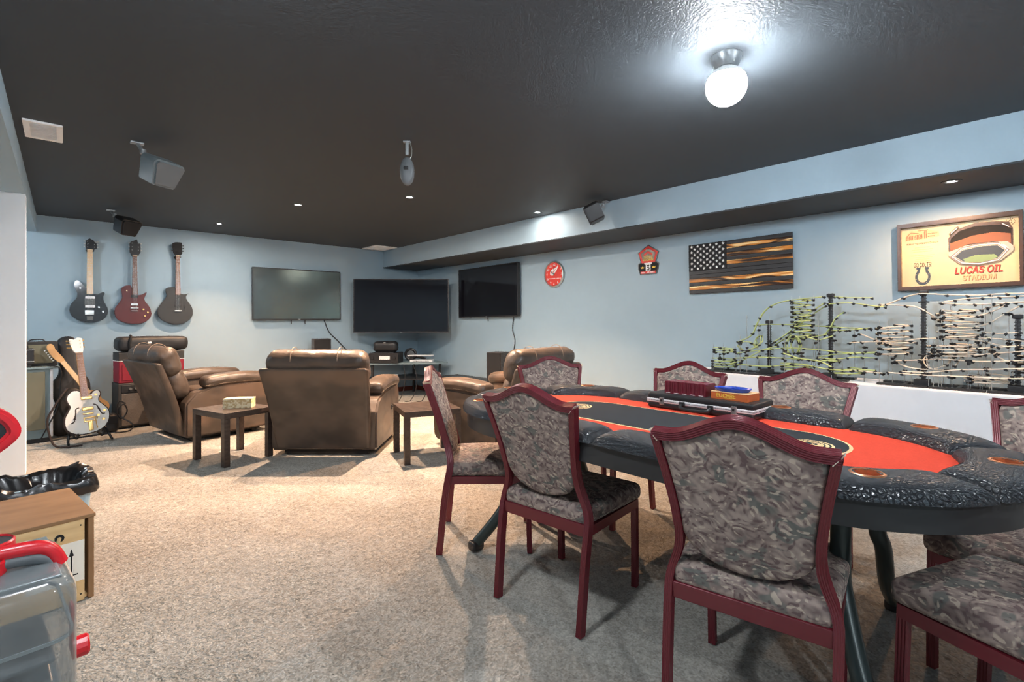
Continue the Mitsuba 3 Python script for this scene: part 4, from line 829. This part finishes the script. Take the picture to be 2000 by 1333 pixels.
# ------------------------------------------------------------------ guitars
PX = 0.00080
def outline(pts, cx, cy, sc=PX, n=6): return np.array([((x - cx) * sc[0], (cy - y) * sc[1]) for x, y in spline(pts, n, True)])
def guitar(key, body_pts, cx, cy, sc, body_mat, neck, head, fb_mat, head_mat, neck_mat, hw, dots=False, thick=.042, tuner_mat='metal', body_label=None):
    """Local: x right, y up, z out; (0, 0) is photo point (cx, cy). neck = (x0, x1, y top, y bottom) in the same pixels."""
    o = outline(body_pts, cx, cy, sc); pol = Polygon(o).buffer(0)
    part(key, 'body', mv(bevel_ext(pol, thick, .006), 0, 0, .03), body_mat, 40, body_label)
    f = lambda x, y: ((x - cx) * sc[0], (cy - y) * sc[1]); (x0, yt), (x1, yb) = f(neck[0], neck[2]), f(neck[1], neck[3]); zt = .03 + thick; w0 = (x1 - x0)
    nk = Polygon([(x0 + w0 * .10, yt), (x1 - w0 * .10, yt), (x1, yb), (x0, yb)]); n_ = part(key, 'neck', mv(bevel_ext(nk, .022, .004), 0, 0, zt - .016), neck_mat)
    fb = part(n_, 'fretboard', ext(nk, .005, zt + .006), fb_mat, 20)
    H = yt - yb; frets = []
    for i in range(1, 23):
        y = yt - H * 1.36 * (1 - 2 ** (-i / 12)); 
        if y > yb: frets.append(bx(x0 + w0 * .09, x1 - w0 * .09, y - .0012, y + .0012, zt + .010, zt + .0125))
    part(n_, 'frets', cat(frets), 'metal', False, stuff=True)
    hx0, hx1, hy0, hy1 = head; hp_ = Polygon([f(*q) for q in hw]) ; hs_ = part(key, 'headstock', mv(bevel_ext(hp_.buffer(.003), .018, .003), 0, 0, zt - .014), head_mat)
    (ax, ay), (bx_, by) = f(hx0, hy0), f(hx1, hy1)
    for s in (0, 1):
        for i in range(3):
            y = ay + (by - ay) * (.22 + .26 * i); xx = ax if s == 0 else bx_; d = -1 if s == 0 else 1
            part(hs_, 'tuner', cat([tube([(xx - d * .012, y, zt - .004), (xx + d * .010, y + .002, zt - .004)], .004, 6), mv(rbox(.012, .014, .008, .003), xx + d * .012, y + .002, zt - .004), cyl(.004, .012, (xx - d * .018, y, zt + .002), n=8)]), tuner_mat)
    part(n_, 'nut', bx(x0 + w0 * .05, x1 - w0 * .05, yt - .003, yt + .003, zt + .006, zt + .014), 'ivory', False)
    st = [tube([((x0 + x1) / 2 + (i - 2.5) * w0 * .12, yt, zt + .015), ((x0 + x1) / 2 + (i - 2.5) * w0 * .15, yb - .20, zt + .016)], .0007, 4) for i in range(6)]
    part(key, 'strings', cat(st), 'metal', stuff=True)
    return f, zt
def hanger(x, z):
    h = thing('guitar_hanger', 'black wall hook holding the ' + ('glossy black', 'dark red', 'matte black')[len([k for k in scene if k.startswith('guitar_hanger') and k.endswith('__plate')])] + ' guitar', 'wall hook', tw=on_wall_back(x, z))
    part(h, 'plate', mv(cyl(.028, .008, n=20), 0, 0, 0), 'black_plastic')
    for s in (-1, 1): part(h, 'prong', tube(spline([(0, 0, .006), (s * .02, 0, .02), (s * .033, 0, .05), (s * .034, .006, .085)], 5), .006, 8), 'black_plastic')
g1 = [(740, 650), (715, 630), (690, 605), (660, 580), (630, 590), (618, 630), (635, 680), (650, 720), (640, 765), (605, 805), (575, 850), (570, 900), (590, 950), (640, 985), (710, 1010), (800, 1018), (880, 1005), (940, 975), (972, 920), (970, 870), (945, 820), (925, 775), (925, 740), (940, 710), (925, 695), (895, 705), (865, 720), (830, 718), (790, 716)]
k = thing('electric_guitar', 'glossy black electric guitar with pale maple neck, leftmost on the back wall', 'guitar', tw=on_wall_back(.234, 1.397))
f, zt = guitar(k, g1, 780, 850, (.00085, .00111), 'gloss_black', (745, 815, 250, 720), (735, 850, 140, 250), 'maple', 'gloss_black', 'maple', [(748, 250), (735, 225), (740, 160), (775, 132), (815, 150), (848, 180), (850, 230), (815, 250)])
for yy in (742, 838): part(k, 'pickup', mv(rbox(.090, .030, .010, .003), *f(783, yy + 14), zt + .005), 'aluminium')
part(k, 'pickup_frame', mv(rbox(.094, .080, .004, .002), *f(780, 800), zt + .002), 'grey_plastic'); part(k, 'bridge', mv(rbox(.085, .055, .014, .004), *f(775, 915), zt + .007), 'metal'); part(k, 'tailpiece', mv(rbox(.055, .05, .01, .003), *f(780, 975), zt + .004), 'grey_plastic')
for q in ((875, 858), (920, 905)): part(k, 'control_knob', mv(cyl(.010, .014, n=14), *f(*q), zt), 'metal')
part(k, 'strap_button', mv(cyl(.008, .012, n=12), *f(680, 660), zt), 'metal')
g2 = [(1225, 645), (1180, 640), (1140, 655), (1122, 690), (1130, 730), (1130, 775), (1095, 830), (1060, 880), (1055, 930), (1075, 985), (1130, 1020), (1200, 1038), (1265, 1042), (1340, 1035), (1400, 1005), (1438, 960), (1440, 910), (1420, 860), (1385, 815), (1365, 780), (1375, 745), (1390, 705), (1350, 725), (1300, 738), (1260, 740)]
k = thing('electric_guitar', 'dark red single cutaway electric guitar, middle of the three on the back wall', 'guitar', tw=on_wall_back(.650, 1.402))
f, zt = guitar(k, g2, 1258, 860, (.00093, .00117), 'cherry', (1235, 1293, 320, 735), (1215, 1320, 165, 300), 'rosewood', 'black_plastic', 'rosewood', [(1235, 320), (1212, 290), (1212, 200), (1225, 180), (1285, 155), (1290, 180), (1320, 200), (1322, 285), (1292, 320)])
for yy, mt in ((750, 'black_plastic'), (838, 'metal')): part(k, 'pickup', mv(rbox(.070, .030, .010, .003), *f(1260, yy), zt + .005), mt)
part(k, 'bridge', mv(rbox(.080, .014, .014, .003), *f(1260, 875), zt + .007), 'metal'); part(k, 'stop_bar', mv(rbox(.075, .010, .012, .003), *f(1260, 905), zt + .006), 'metal')
for q in ((1355, 888), (1402, 920), (1370, 958)): part(k, 'control_knob', mv(cyl(.010, .016, n=14), *f(*q), zt), 'gold')
part(k, 'toggle_switch', mv(cyl(.008, .012, n=12), *f(1178, 695), zt), 'ivory')
g3 = [(1675, 658), (1640, 655), (1590, 668), (1580, 700), (1590, 745), (1570, 785), (1530, 835), (1500, 890), (1498, 940), (1525, 990), (1570, 1020), (1640, 1043), (1700, 1048), (1770, 1035), (1830, 1000), (1865, 950), (1868, 900), (1850, 850), (1815, 800), (1795, 765), (1800, 740), (1818, 718), (1780, 728), (1735, 722), (1705, 722)]
k = thing('electric_guitar', 'matte black single cutaway electric guitar, rightmost of the three on the back wall', 'guitar', tw=on_wall_back(1.082, 1.411))
f, zt = guitar(k, g3, 1690, 860, (.00102, .00122), 'satin_black', (1680, 1733, 320, 735), (1655, 1752, 190, 300), 'rosewood_pale', 'black_matte', 'rosewood', [(1685, 320), (1660, 290), (1652, 195), (1690, 180), (1745, 182), (1752, 290), (1730, 320)], tuner_mat='black_plastic')
part(k, 'pickup', mv(rbox(.068, .030, .010, .003), *f(1705, 850), zt + .005), 'black_plastic'); part(k, 'pick_guard', mv(bevel_ext(sbox(-.030, -.075, .030, .045), .003, .001), *f(1705, 800), zt), 'black_plastic'); part(k, 'bridge', mv(rbox(.078, .016, .014, .003), *f(1710, 905), zt + .007), 'metal')
part(k, 'control_knob', mv(cyl(.010, .014, n=14), *f(1782, 862), zt), 'black_plastic')
for x, z in ((.234, 2.05), (.656, 2.04), (1.095, 2.05)): hanger(x, z)

# white hollow body guitar on a stand
def upright(x, y, z, yaw, tilt, roll=0):      # local x right, y up, z towards the viewer
    return T().translate([x, y, z]).rotate([0, 0, 1], yaw) @ T(np.array([[1, 0, 0, 0], [0, 0, -1, 0], [0, 1, 0, 0], [0, 0, 0, 1.0]])) @ T().rotate([1, 0, 0], -tilt).rotate([0, 0, 1], roll)
gw = [(625, 705), (570, 705), (520, 740), (500, 785), (515, 840), (530, 870), (500, 920), (465, 975), (455, 1040), (470, 1100), (520, 1145), (600, 1170), (700, 1172), (790, 1160), (870, 1125), (920, 1065), (938, 990), (920, 930), (880, 885), (845, 850), (840, 820), (865, 775), (860, 740), (830, 722), (790, 730), (755, 760), (735, 752), (680, 735)]
SC = (0.00074, 0.00095)
k = thing('hollow_guitar', 'white hollow body guitar with gold hardware leaning on the floor', 'guitar', tw=upright(.185, 6.62, .075, 10, 12, 3))
f, zt = guitar(k, gw, 700, 1172, SC, 'guitar_white', (650, 732, 300, 800), (590, 735, 140, 280), 'rosewood_pale', 'guitar_white', 'natural_wood', [(655, 300), (630, 270), (610, 200), (605, 150), (650, 160), (695, 138), (735, 150), (738, 200), (735, 270), (725, 300)], thick=.065, tuner_mat='gold', body_label='white arched body with black binding')
part(k, 'binding', mv(ext(Polygon(outline(gw, 700, 1172, SC)).buffer(.0025), .055), 0, 0, .035), 'strap_dark')
for sx, pts in ((-1, [(615, 890), (585, 900), (578, 950), (560, 1000), (550, 1030), (520, 1040)]), (1, [(775, 870), (805, 885), (825, 925), (845, 970), (860, 985), (880, 985)])):
    part(k, 'sound_hole', ext(unary_union([LineString(spline([f(*q) for q in pts], 5)).buffer(.005), Point(*f(*pts[3 if sx < 0 else 2])).buffer(.010)]), .0015, zt), 'strap_dark', 20)
for yy in (795, 910): part(k, 'pickup', mv(rbox(.090, .034, .014, .006), *f(708, yy), zt + .006), 'gold')
part(k, 'bridge', mv(rbox(.085, .016, .014, .004), *f(705, 962), zt + .008), 'gold')
part(k, 'tailpiece', mv(cat([rbox(.10, .014, .014, .004), mv(rbox(.085, .012, .012, .003), 0, -.035, 0), mv(rbox(.010, .05, .010, .003), -.04, -.018, 0), mv(rbox(.010, .05, .010, .003), .04, -.018, 0), mv(rbox(.036, .095, .014, .005), .005, -.085, -.004)]), *f(712, 1005), zt + .012), 'gold')
part(k, 'tremolo_arm', tube(spline([(*f(770, 1000), zt + .02), (*f(790, 1020), zt + .03), (*f(770, 1060), zt + .032), (*f(780, 1130), zt + .03)], 5), .004, 8), 'gold')
for q in ((808, 772), (882, 952), (810, 992), (862, 1042)): part(k, 'control_knob', mv(cyl(.012, .016, n=16), *f(*q), zt), 'gold')
gs = thing('guitar_stand', 'dark tubular stand under the white hollow body guitar', 'guitar stand', (.185, 6.62, 0), 10)
for s in (-1, 1):
    part(gs, 'leg', tube(spline([(s * .05, .12, .42), (s * .11, .06, .22), (s * .16, -.06, .06), (s * .17, -.13, .014)], 6), .011, 8), 'black_plastic'); part(gs, 'cradle', tube(spline([(s * .10, .07, .065), (s * .10, -.06, .055), (s * .10, -.115, .075), (s * .10, -.12, .11)], 5), .010, 8), 'black_plastic')
part(gs, 'rear_leg', tube([(0, .13, .45), (0, .33, .012)], .011, 8), 'black_plastic'); part(gs, 'hinge', mv(rbox(.14, .05, .05, .01), 0, .12, .43), 'black_plastic'); part(gs, 'spreader', tube([(-.16, -.05, .06), (.16, -.05, .06)], .008, 8), 'black_plastic')
single('guitar_strap', tube(spline([(.03, 6.53, .56), (-.02, 6.50, .48), (-.07, 6.50, .38), (-.11, 6.49, .28), (-.10, 6.48, .15), (-.06, 6.45, .03), (.02, 6.40, .012), (.14, 6.38, .012)], 6), .009, 8), 'strap_dark', 'dark brown strap hanging along the left of the white guitar', 'strap')
k = thing('natural_guitar', 'natural wood guitar neck with six tuners leaning behind the white guitar', 'guitar', tw=upright(.36, 6.96, .18, 10, 8, 30))
part(k, 'neck', mv(bevel_ext(Polygon([(-.022, .30), (.022, .30), (.020, .72), (-.020, .72)]), .022, .004), 0, 0, .02), 'natural_wood'); part(k, 'fretboard', ext(Polygon([(-.022, .30), (.022, .30), (.020, .72), (-.020, .72)]), .004, .042), 'maple', 20)
hs_ = part(k, 'headstock', mv(bevel_ext(Polygon(spline([(-.020, .72), (-.036, .76), (-.038, .86), (-.02, .92), (.015, .93), (.030, .90), (.020, .85), (.026, .77), (.020, .72)], 4, True)).buffer(0), .016, .003), 0, 0, .02), 'natural_wood')
for i in range(6): part(hs_, 'tuner', cat([tube([(-.030, .765 + .024 * i, .028), (-.052, .768 + .024 * i, .028)], .003, 6), mv(rbox(.012, .012, .008, .003), -.056, .768 + .024 * i, .028)]), 'metal')
part(k, 'body', mv(bevel_ext(Polygon(spline([(-.10, .30), (-.04, .34), (.03, .33), (.07, .28), (.06, .20), (.08, .14), (.06, .08), (-.02, .06), (-.12, .08), (-.13, .16), (-.10, .22)], 5, True)).buffer(0), .042, .006), 0, 0, -.005), 'natural_wood', 40)

gb = [(.02, 0), (.16, .0), (.20, .06), (.19, .20), (.165, .34), (.185, .48), (.17, .58), (.13, .66), (.115, .80), (.11, .95), (.10, 1.03), (.05, 1.06), (-.02, 1.04), (-.05, .98), (-.05, .82), (-.06, .66), (-.12, .56), (-.13, .44), (-.11, .32), (-.15, .20), (-.16, .07), (-.12, .0)]
k = thing('gig_bag', 'tall black guitar bag standing against the back wall', 'guitar bag', tw=upright(.075, 7.12, .0, 8, 12, 3))
m = pad(spline(gb, 4, True), .085, .06, 8, 3.5, (.02, .45)); part(k, 'shell', wrinkle(mv(m, 0, .01, .03), .006, 7, 3), 'gig_bag', True); part(k, 'pocket', mv(pad([(q[0] * .22 + .02, q[1] * .22 + .30) for q in [(math.cos(a) * .55, math.sin(a) * .9) for a in np.linspace(0, 6.28, 25)[:-1]]], .03, .01, 5, 4), 0, 0, .10), 'gig_bag', True)
part(k, 'zip', tube([(q[0] * 1.0, q[1] + .01, .03) for q in spline(gb, 4, True)], .004, 6, True), 'black_plastic')

# left cabinet and the things on it ------------------------------------------------------------------
k = thing('speaker_cabinet', 'tall grey edged speaker cabinet with khaki grille beside the post', 'speaker cabinet', (-.300, 7.05, 0), 8)
part(k, 'box', mv(rbox(.40, .38, .70, .006), 0, 0, .39), 'teal_grey'); part(k, 'grille', mv(rbox(.30, .02, .58, .004), -.01, -.195, .42), 'khaki_grille'); part(k, 'plinth', mv(rbox(.39, .36, .05, .004), 0, 0, .025), 'black_plastic'); part(k, 'side_trim', mv(rbox(.022, .02, .68, .003), .188, -.195, .39), 'aluminium'); part(k, 'tabletop', mv(rbox(.46, .44, .02, .004), .02, 0, .75), 'teal_grey')
k = thing('practice_amplifier', 'small amplifier with a pale grille on top of the grey cabinet', 'amplifier', (-.20, 7.10, .76), 8)
part(k, 'box', mv(rbox(.30, .18, .25, .008), 0, 0, .125), 'tolex'); part(k, 'grille', mv(rbox(.22, .012, .19, .004), 0, -.092, .125), 'khaki_grille'); part(k, 'carry_handle', tube(spline([(-.06, 0, .25), (-.04, 0, .27), (.04, 0, .27), (.06, 0, .25)], 4), .006, 8), 'black_plastic')
k = thing('effects_unit', 'black boxy effects unit with chrome edges in front of the small amplifier', 'audio device', (-.300, 6.90, .76), 8)
part(k, 'case', mv(rbox(.16, .12, .16, .006), 0, 0, .11), 'black_plastic'); part(k, 'edge_trim', mv(rbox(.166, .126, .010, .003), 0, 0, .06), 'metal'); part(k, 'top_trim', mv(rbox(.166, .126, .008, .003), 0, 0, .175), 'metal'); part(k, 'foot', mv(rbox(.12, .08, .03, .004), 0, 0, .015), 'black_plastic'); part(k, 'round_top', mv(lathe([(0, 0), (.045, 0), (.045, .02), (.03, .05), (0, .058)], 20), .0, 0, .19), 'black_plastic')
single('loose_cable', tube(spline([(-.12, 6.88, .772), (-.02, 6.80, .74), (-.02, 6.79, .55), (-.04, 6.78, .35), (-.10, 6.77, .20), (-.18, 6.77, .012)], 6), .006, 6), 'black_plastic', 'black cable hanging from the top of the grey cabinet', 'cable')

# amplifier stack behind the left recliner ---------------------------------------------------------------
k = thing('combo_amplifier', 'large dark combo amplifier with grille cloth on the floor by the back wall', 'amplifier', (.765, 7.28, 0), 8)
part(k, 'box', mv(rbox(.66, .28, .50, .012), 0, 0, .265), 'tolex'); part(k, 'grille', mv(rbox(.60, .016, .36, .004), 0, -.142, .215), 'grille_cloth'); part(k, 'control_panel', mv(rbox(.60, .018, .085, .004), 0, -.142, .45), 'black_plastic')
for i in range(8): part(k, 'control_knob', mv(cyl(.014, .02, (0, 0, 0), 'y', 14), -.22 + .055 * i, -.172, .45), 'metal')
part(k, 'badge', bx(.17, .27, -.153, -.149, .06, .09), 'white', False); part(k, 'badge_dot', bx(.19, .21, -.155, -.151, .065, .085), 'black_plastic', False)
for s in (-.28, .28): part(k, 'foot', cyl(.02, .015, (s, -.08, 0)), 'black_plastic')
k = thing('amplifier_head', 'burgundy and black amplifier head on the combo amplifier', 'amplifier', (.765, 7.28, .515), 8)
part(k, 'box', mv(rbox(.64, .26, .25, .010), 0, 0, .125), 'amp_red'); part(k, 'top_section', mv(rbox(.645, .265, .10, .008), 0, 0, .30), 'tolex'); part(k, 'white_piping', mv(rbox(.648, .268, .008, .003), 0, 0, .252), 'white'); part(k, 'front_cloth', mv(rbox(.58, .014, .19, .003), 0, -.13, .125), 'amp_red')
k = thing('soft_case', 'black soft carrying case lying on the amplifier head', 'bag', (.79, 7.28, .872), 8)
m = rbox(.70, .26, .17, .06, (8, 4, 3), 4); part(k, 'shell', mv(wrinkle(m, .008, 8, 2), 0, 0, .085), 'gig_bag', True); part(k, 'strap', tube(spline([(-.24, -.135, .02), (-.25, -.145, .09), (-.23, -.12, .165), (-.2, .05, .182)], 5), .012, 8), 'black_matte'); part(k, 'tag', mv(rbox(.035, .006, .022, .002), -.06, -.142, .10), 'white')
coil = spline([(.52, 7.00, .30), (.46, 6.99, .33), (.44, 6.98, .22), (.48, 6.97, .14), (.53, 6.97, .22), (.50, 6.96, .30), (.46, 6.96, .25), (.48, 6.96, .16), (.55, 6.95, .10), (.58, 6.93, .05), (.54, 6.88, .012), (.42, 6.84, .012)], 8)
single('instrument_cable', tube(coil, .007, 6), 'black_plastic', 'black coiled instrument cable beside the combo amplifier', 'cable')
k = thing('pedal_bag', 'small black pouch on the floor between white guitar and combo amplifier', 'bag', (.385, 7.03, 0), 8); m = rbox(.14, .16, .20, .05, (3, 3, 4), 3); part(k, 'pouch', mv(wrinkle(m, .006, 12, 9), 0, 0, .10), 'gig_bag', True); part(k, 'flap', mv(rbox(.10, .01, .08, .004), 0, -.085, .14), 'black_matte')

# ------------------------------------------------------------------ bin, crate, carpet cleaner at the left
k = thing('waste_bin', 'pale blue waste bin lined with a black plastic bag beside the post', 'waste bin', (-.105, 3.78, 0), 4)
o = sbox(-.19, -.15, .19, .15).buffer(.03, 4); inner = o.buffer(-.012)
def tapered(poly, h, s0): 
    m = ext(poly, h); return warp(m, lambda v: np.column_stack([v[:, :2] * (s0 + (1 - s0) * v[:, 2:3] / h), v[:, 2]]))
part(k, 'body', cat([tapered(o.difference(inner), .34, .85), mv(ext(affinity.scale(o, .85, .85), .01), 0, 0, 0)]), 'pale_blue', 30)
ol = np.array([o.buffer(.022).exterior.interpolate(t, True).coords[0] for t in np.linspace(0, 1, 121)[:-1]]); rows = [(-.004, .275), (.006, .295), (.006, .32), (-.006, .348), (-.03, .352), (-.05, .34), (-.06, .32), (-.08, .28), (-.12, .25), (-.16, .26), (-.19, .24)]
V = np.array([[x * (1 + d / .242), y * (1 + d / .202), z] for d, z in rows for x, y in ol]); n = len(ol); V += (np.random.default_rng(2).normal(0, 1, V.shape) * 0); 
V[:, :2] *= (1 + .05 * (meshkit.fbm(V * 16, 3, 4) - .5))[:, None]; V[:, 2] += .09 * (meshkit.fbm(V * 13 + 5, 3, 6) - .5)
i, j = np.meshgrid(np.arange(len(rows) - 1), np.arange(n), indexing='ij'); q = np.stack([i * n + j, i * n + (j + 1) % n, (i + 1) * n + (j + 1) % n, (i + 1) * n + j], -1).reshape(-1, 4)
part(k, 'bag_liner', tm(V, np.vstack([q[:, [0, 1, 2]], q[:, [0, 2, 3]]])), 'bag_film', 25, 'crumpled black plastic bag')

k = thing('wooden_crate', 'plywood crate with rope handles and an up arrow label', 'crate', (-.215, 3.085, 0), 9)
cw_, cd_, chh = .56, .52, .355
for sy in (-1, 1): part(k, 'end_panel', mv(rbox(cw_ - .04, .02, chh, .002), -.012, sy * (cd_ / 2 - .01), chh / 2), 'plywood')
for sx in (-1, 1): part(k, 'side_panel', mv(rbox(.02, cd_, chh, .002), sx * (cw_ / 2 - .01), 0, chh / 2), 'crate_top')
part(k, 'bottom_panel', mv(rbox(cw_ - .04, cd_ - .04, .015, .002), 0, 0, .0085), 'plywood'); part(k, 'lid', mv(rbox(cw_ + .01, cd_ + .01, .016, .003), 0, 0, chh + .008), 'crate_top')
fy = -cd_ / 2
part(k, 'label_sheet', bx(.06, .247, fy - .0015, fy - .0002, .09, .265), 'paper', False)
ar = unary_union([sbox(.157, .125, .162, .21), Polygon([(.151, .205), (.168, .205), (.1595, .236)]), sbox(.138, .120, .181, .125)]); m = ext(ar, .0012); m = rot(m, 90, (1, 0, 0)); part(k, 'arrow_print', mv(m, .044, fy - .0015, 0), 'black_matte', False)
m = ext(Polygon([(-.03, .09), (.02, .09), (.02, .25), (-.05, .235)]), .0012); part(k, 'torn_label', mv(rot(m, 90, (1, 0, 0)), -.04, fy - .0004, 0), 'paper', False)
for xx in (.165, -.075):
    part(k, 'rope_hole', mv(cyl(.016, .003, (0, 0, 0), 'y', 16), xx, fy - .003, .295), 'black_matte'); part(k, 'rope', tube(spline([(xx, fy - .004, .297), (xx - .006, fy - .016, .285), (xx - .010, fy - .018, .255), (xx - .008, fy - .012, .235)], 5), .007, 8), 'rope')
for (xx, zz) in ((.235, .33), (.235, .03), (-.22, .33), (-.22, .03)): part(k, 'nail', mv(cyl(.003, .002, (0, 0, 0), 'y', 8), xx, fy - .002, zz), 'black_matte')

# carpet cleaner: base, clear tank, handle
CXc, CYc = -.245, 1.66
k = thing('carpet_cleaner', 'red and black carpet cleaner with a clear tank at the lower left', 'carpet cleaner', (CXc, CYc, 0), 6)
part(k, 'base_housing', mv(rbox(.46, .40, .24, .05, (2, 2, 2), 4), -.01, 0, .15), 'black_plastic', True); part(k, 'wheel', cyl(.06, .03, (-.18, .20, .06), 'y', 20), 'black_plastic'); part(k, 'wheel', cyl(.06, .03, (.16, .20, .06), 'y', 20), 'black_plastic')
part(k, 'brush_head', mv(rbox(.42, .10, .06, .02, (1, 1, 1), 3), 0, -.20, .035), 'red')
tk = part(k, 'tank', mv(rbox(.515, .36, .37, .055, (2, 2, 2), 5), 0, 0, .460), 'tank_clear', True, 'clear plastic tank')
part(tk, 'tank_lid', mv(rbox(.46, .30, .008, .004), 0, 0, .637), 'frosted_clear'); ro = sbox(-.25, -.18, .25, .18).buffer(-.045).buffer(.045, 6); part(tk, 'rib', mv(ext(ro.buffer(.0015).difference(ro.buffer(-.004)), .008), 0, 0, .500), 'frosted_clear', 30)
part(tk, 'water', mv(rbox(.47, .33, .10, .03, (1, 1, 1), 4), 0, 0, .345), 'grey_water', True, 'grey waste water'); part(tk, 'inner_duct', mv(rbox(.07, .10, .20, .01), .05, .0, .45), 'frosted_clear'); part(tk, 'inner_shelf', mv(rbox(.44, .26, .012, .004), 0, 0, .44), 'grey_plastic')
for cx, yy in ((.095, -.04), (.115, .10)): part(tk, 'cap', mv(lathe([(0, 0), (.050, 0), (.053, .008), (.053, .030), (.049, .034), (.046, .028), (0, .026)], 28), cx, yy, .643), 'red', 30, 'red screw cap')
for cx, yy in ((.095, -.04), (.115, .10)): part(tk, 'cap_centre', mv(cyl(.046, .004, n=24), cx, yy, .669), 'black_plastic')
hp = spline([(-.20, -.05, .64), (-.17, -.05, .672), (-.10, -.05, .683), (.06, -.05, .683), (.175, -.05, .679), (.215, -.05, .665), (.235, -.05, .625)], 6)
part(tk, 'carry_handle', tube(hp + [0, 0, .006], .017, 12), 'red', 40, 'red carrying handle'); part(tk, 'handle_grip', tube(hp * [.985, 1, 1] + [0, 0, -.016], .016, 12), 'grey_plastic')
part(tk, 'side_knob', mv(lathe([(0, 0), (.025, 0), (.025, .028), (.022, .032), (0, .032)], 14), 0, 0, 0).apply_transform(trimesh.transformations.rotation_matrix(math.pi / 2, (0, 1, 0))).apply_translation((.256, -.06, .415)), 'red', 25); part(tk, 'side_latch', mv(rbox(.008, .035, .12, .003), .2585, -.04, .46), 'red')
part(k, 'upright_pole', tube(spline([(-.08, .20, .22), (-.05, .215, .58), (-.02, .205, .84), (.0, .20, .885)], 6), .020, 12), 'black_plastic')
lp = [(-.245, 0), (-.20, .075), (-.10, .085), (-.005, .050), (.035, .0), (.022, -.045), (-.06, -.10), (-.16, -.10), (-.225, -.06)]
lo = Polygon(spline(lp, 5, True)); ring_ = mv(bevel_ext(lo.difference(lo.buffer(-.028)), .045, .008), 0, 0, -.0225); ring_ = rot(ring_, 90, (1, 0, 0)); ring_ = rot(ring_, 0)
OFF = (.146, .20, .943)
hh = part(k, 'handle_loop', mv(ring_, *OFF), 'red', 30, 'red handle loop'); m = rot(mv(bevel_ext(lo.buffer(-.026), .034, .004), 0, 0, -.017), 90, (1, 0, 0)); part(hh, 'loop_panel', mv(m, *OFF), 'black_plastic', 30); part(hh, 'trigger', mv(rbox(.055, .012, .04, .005), OFF[0] - .06, OFF[1] - .022, OFF[2]), 'aluminium')
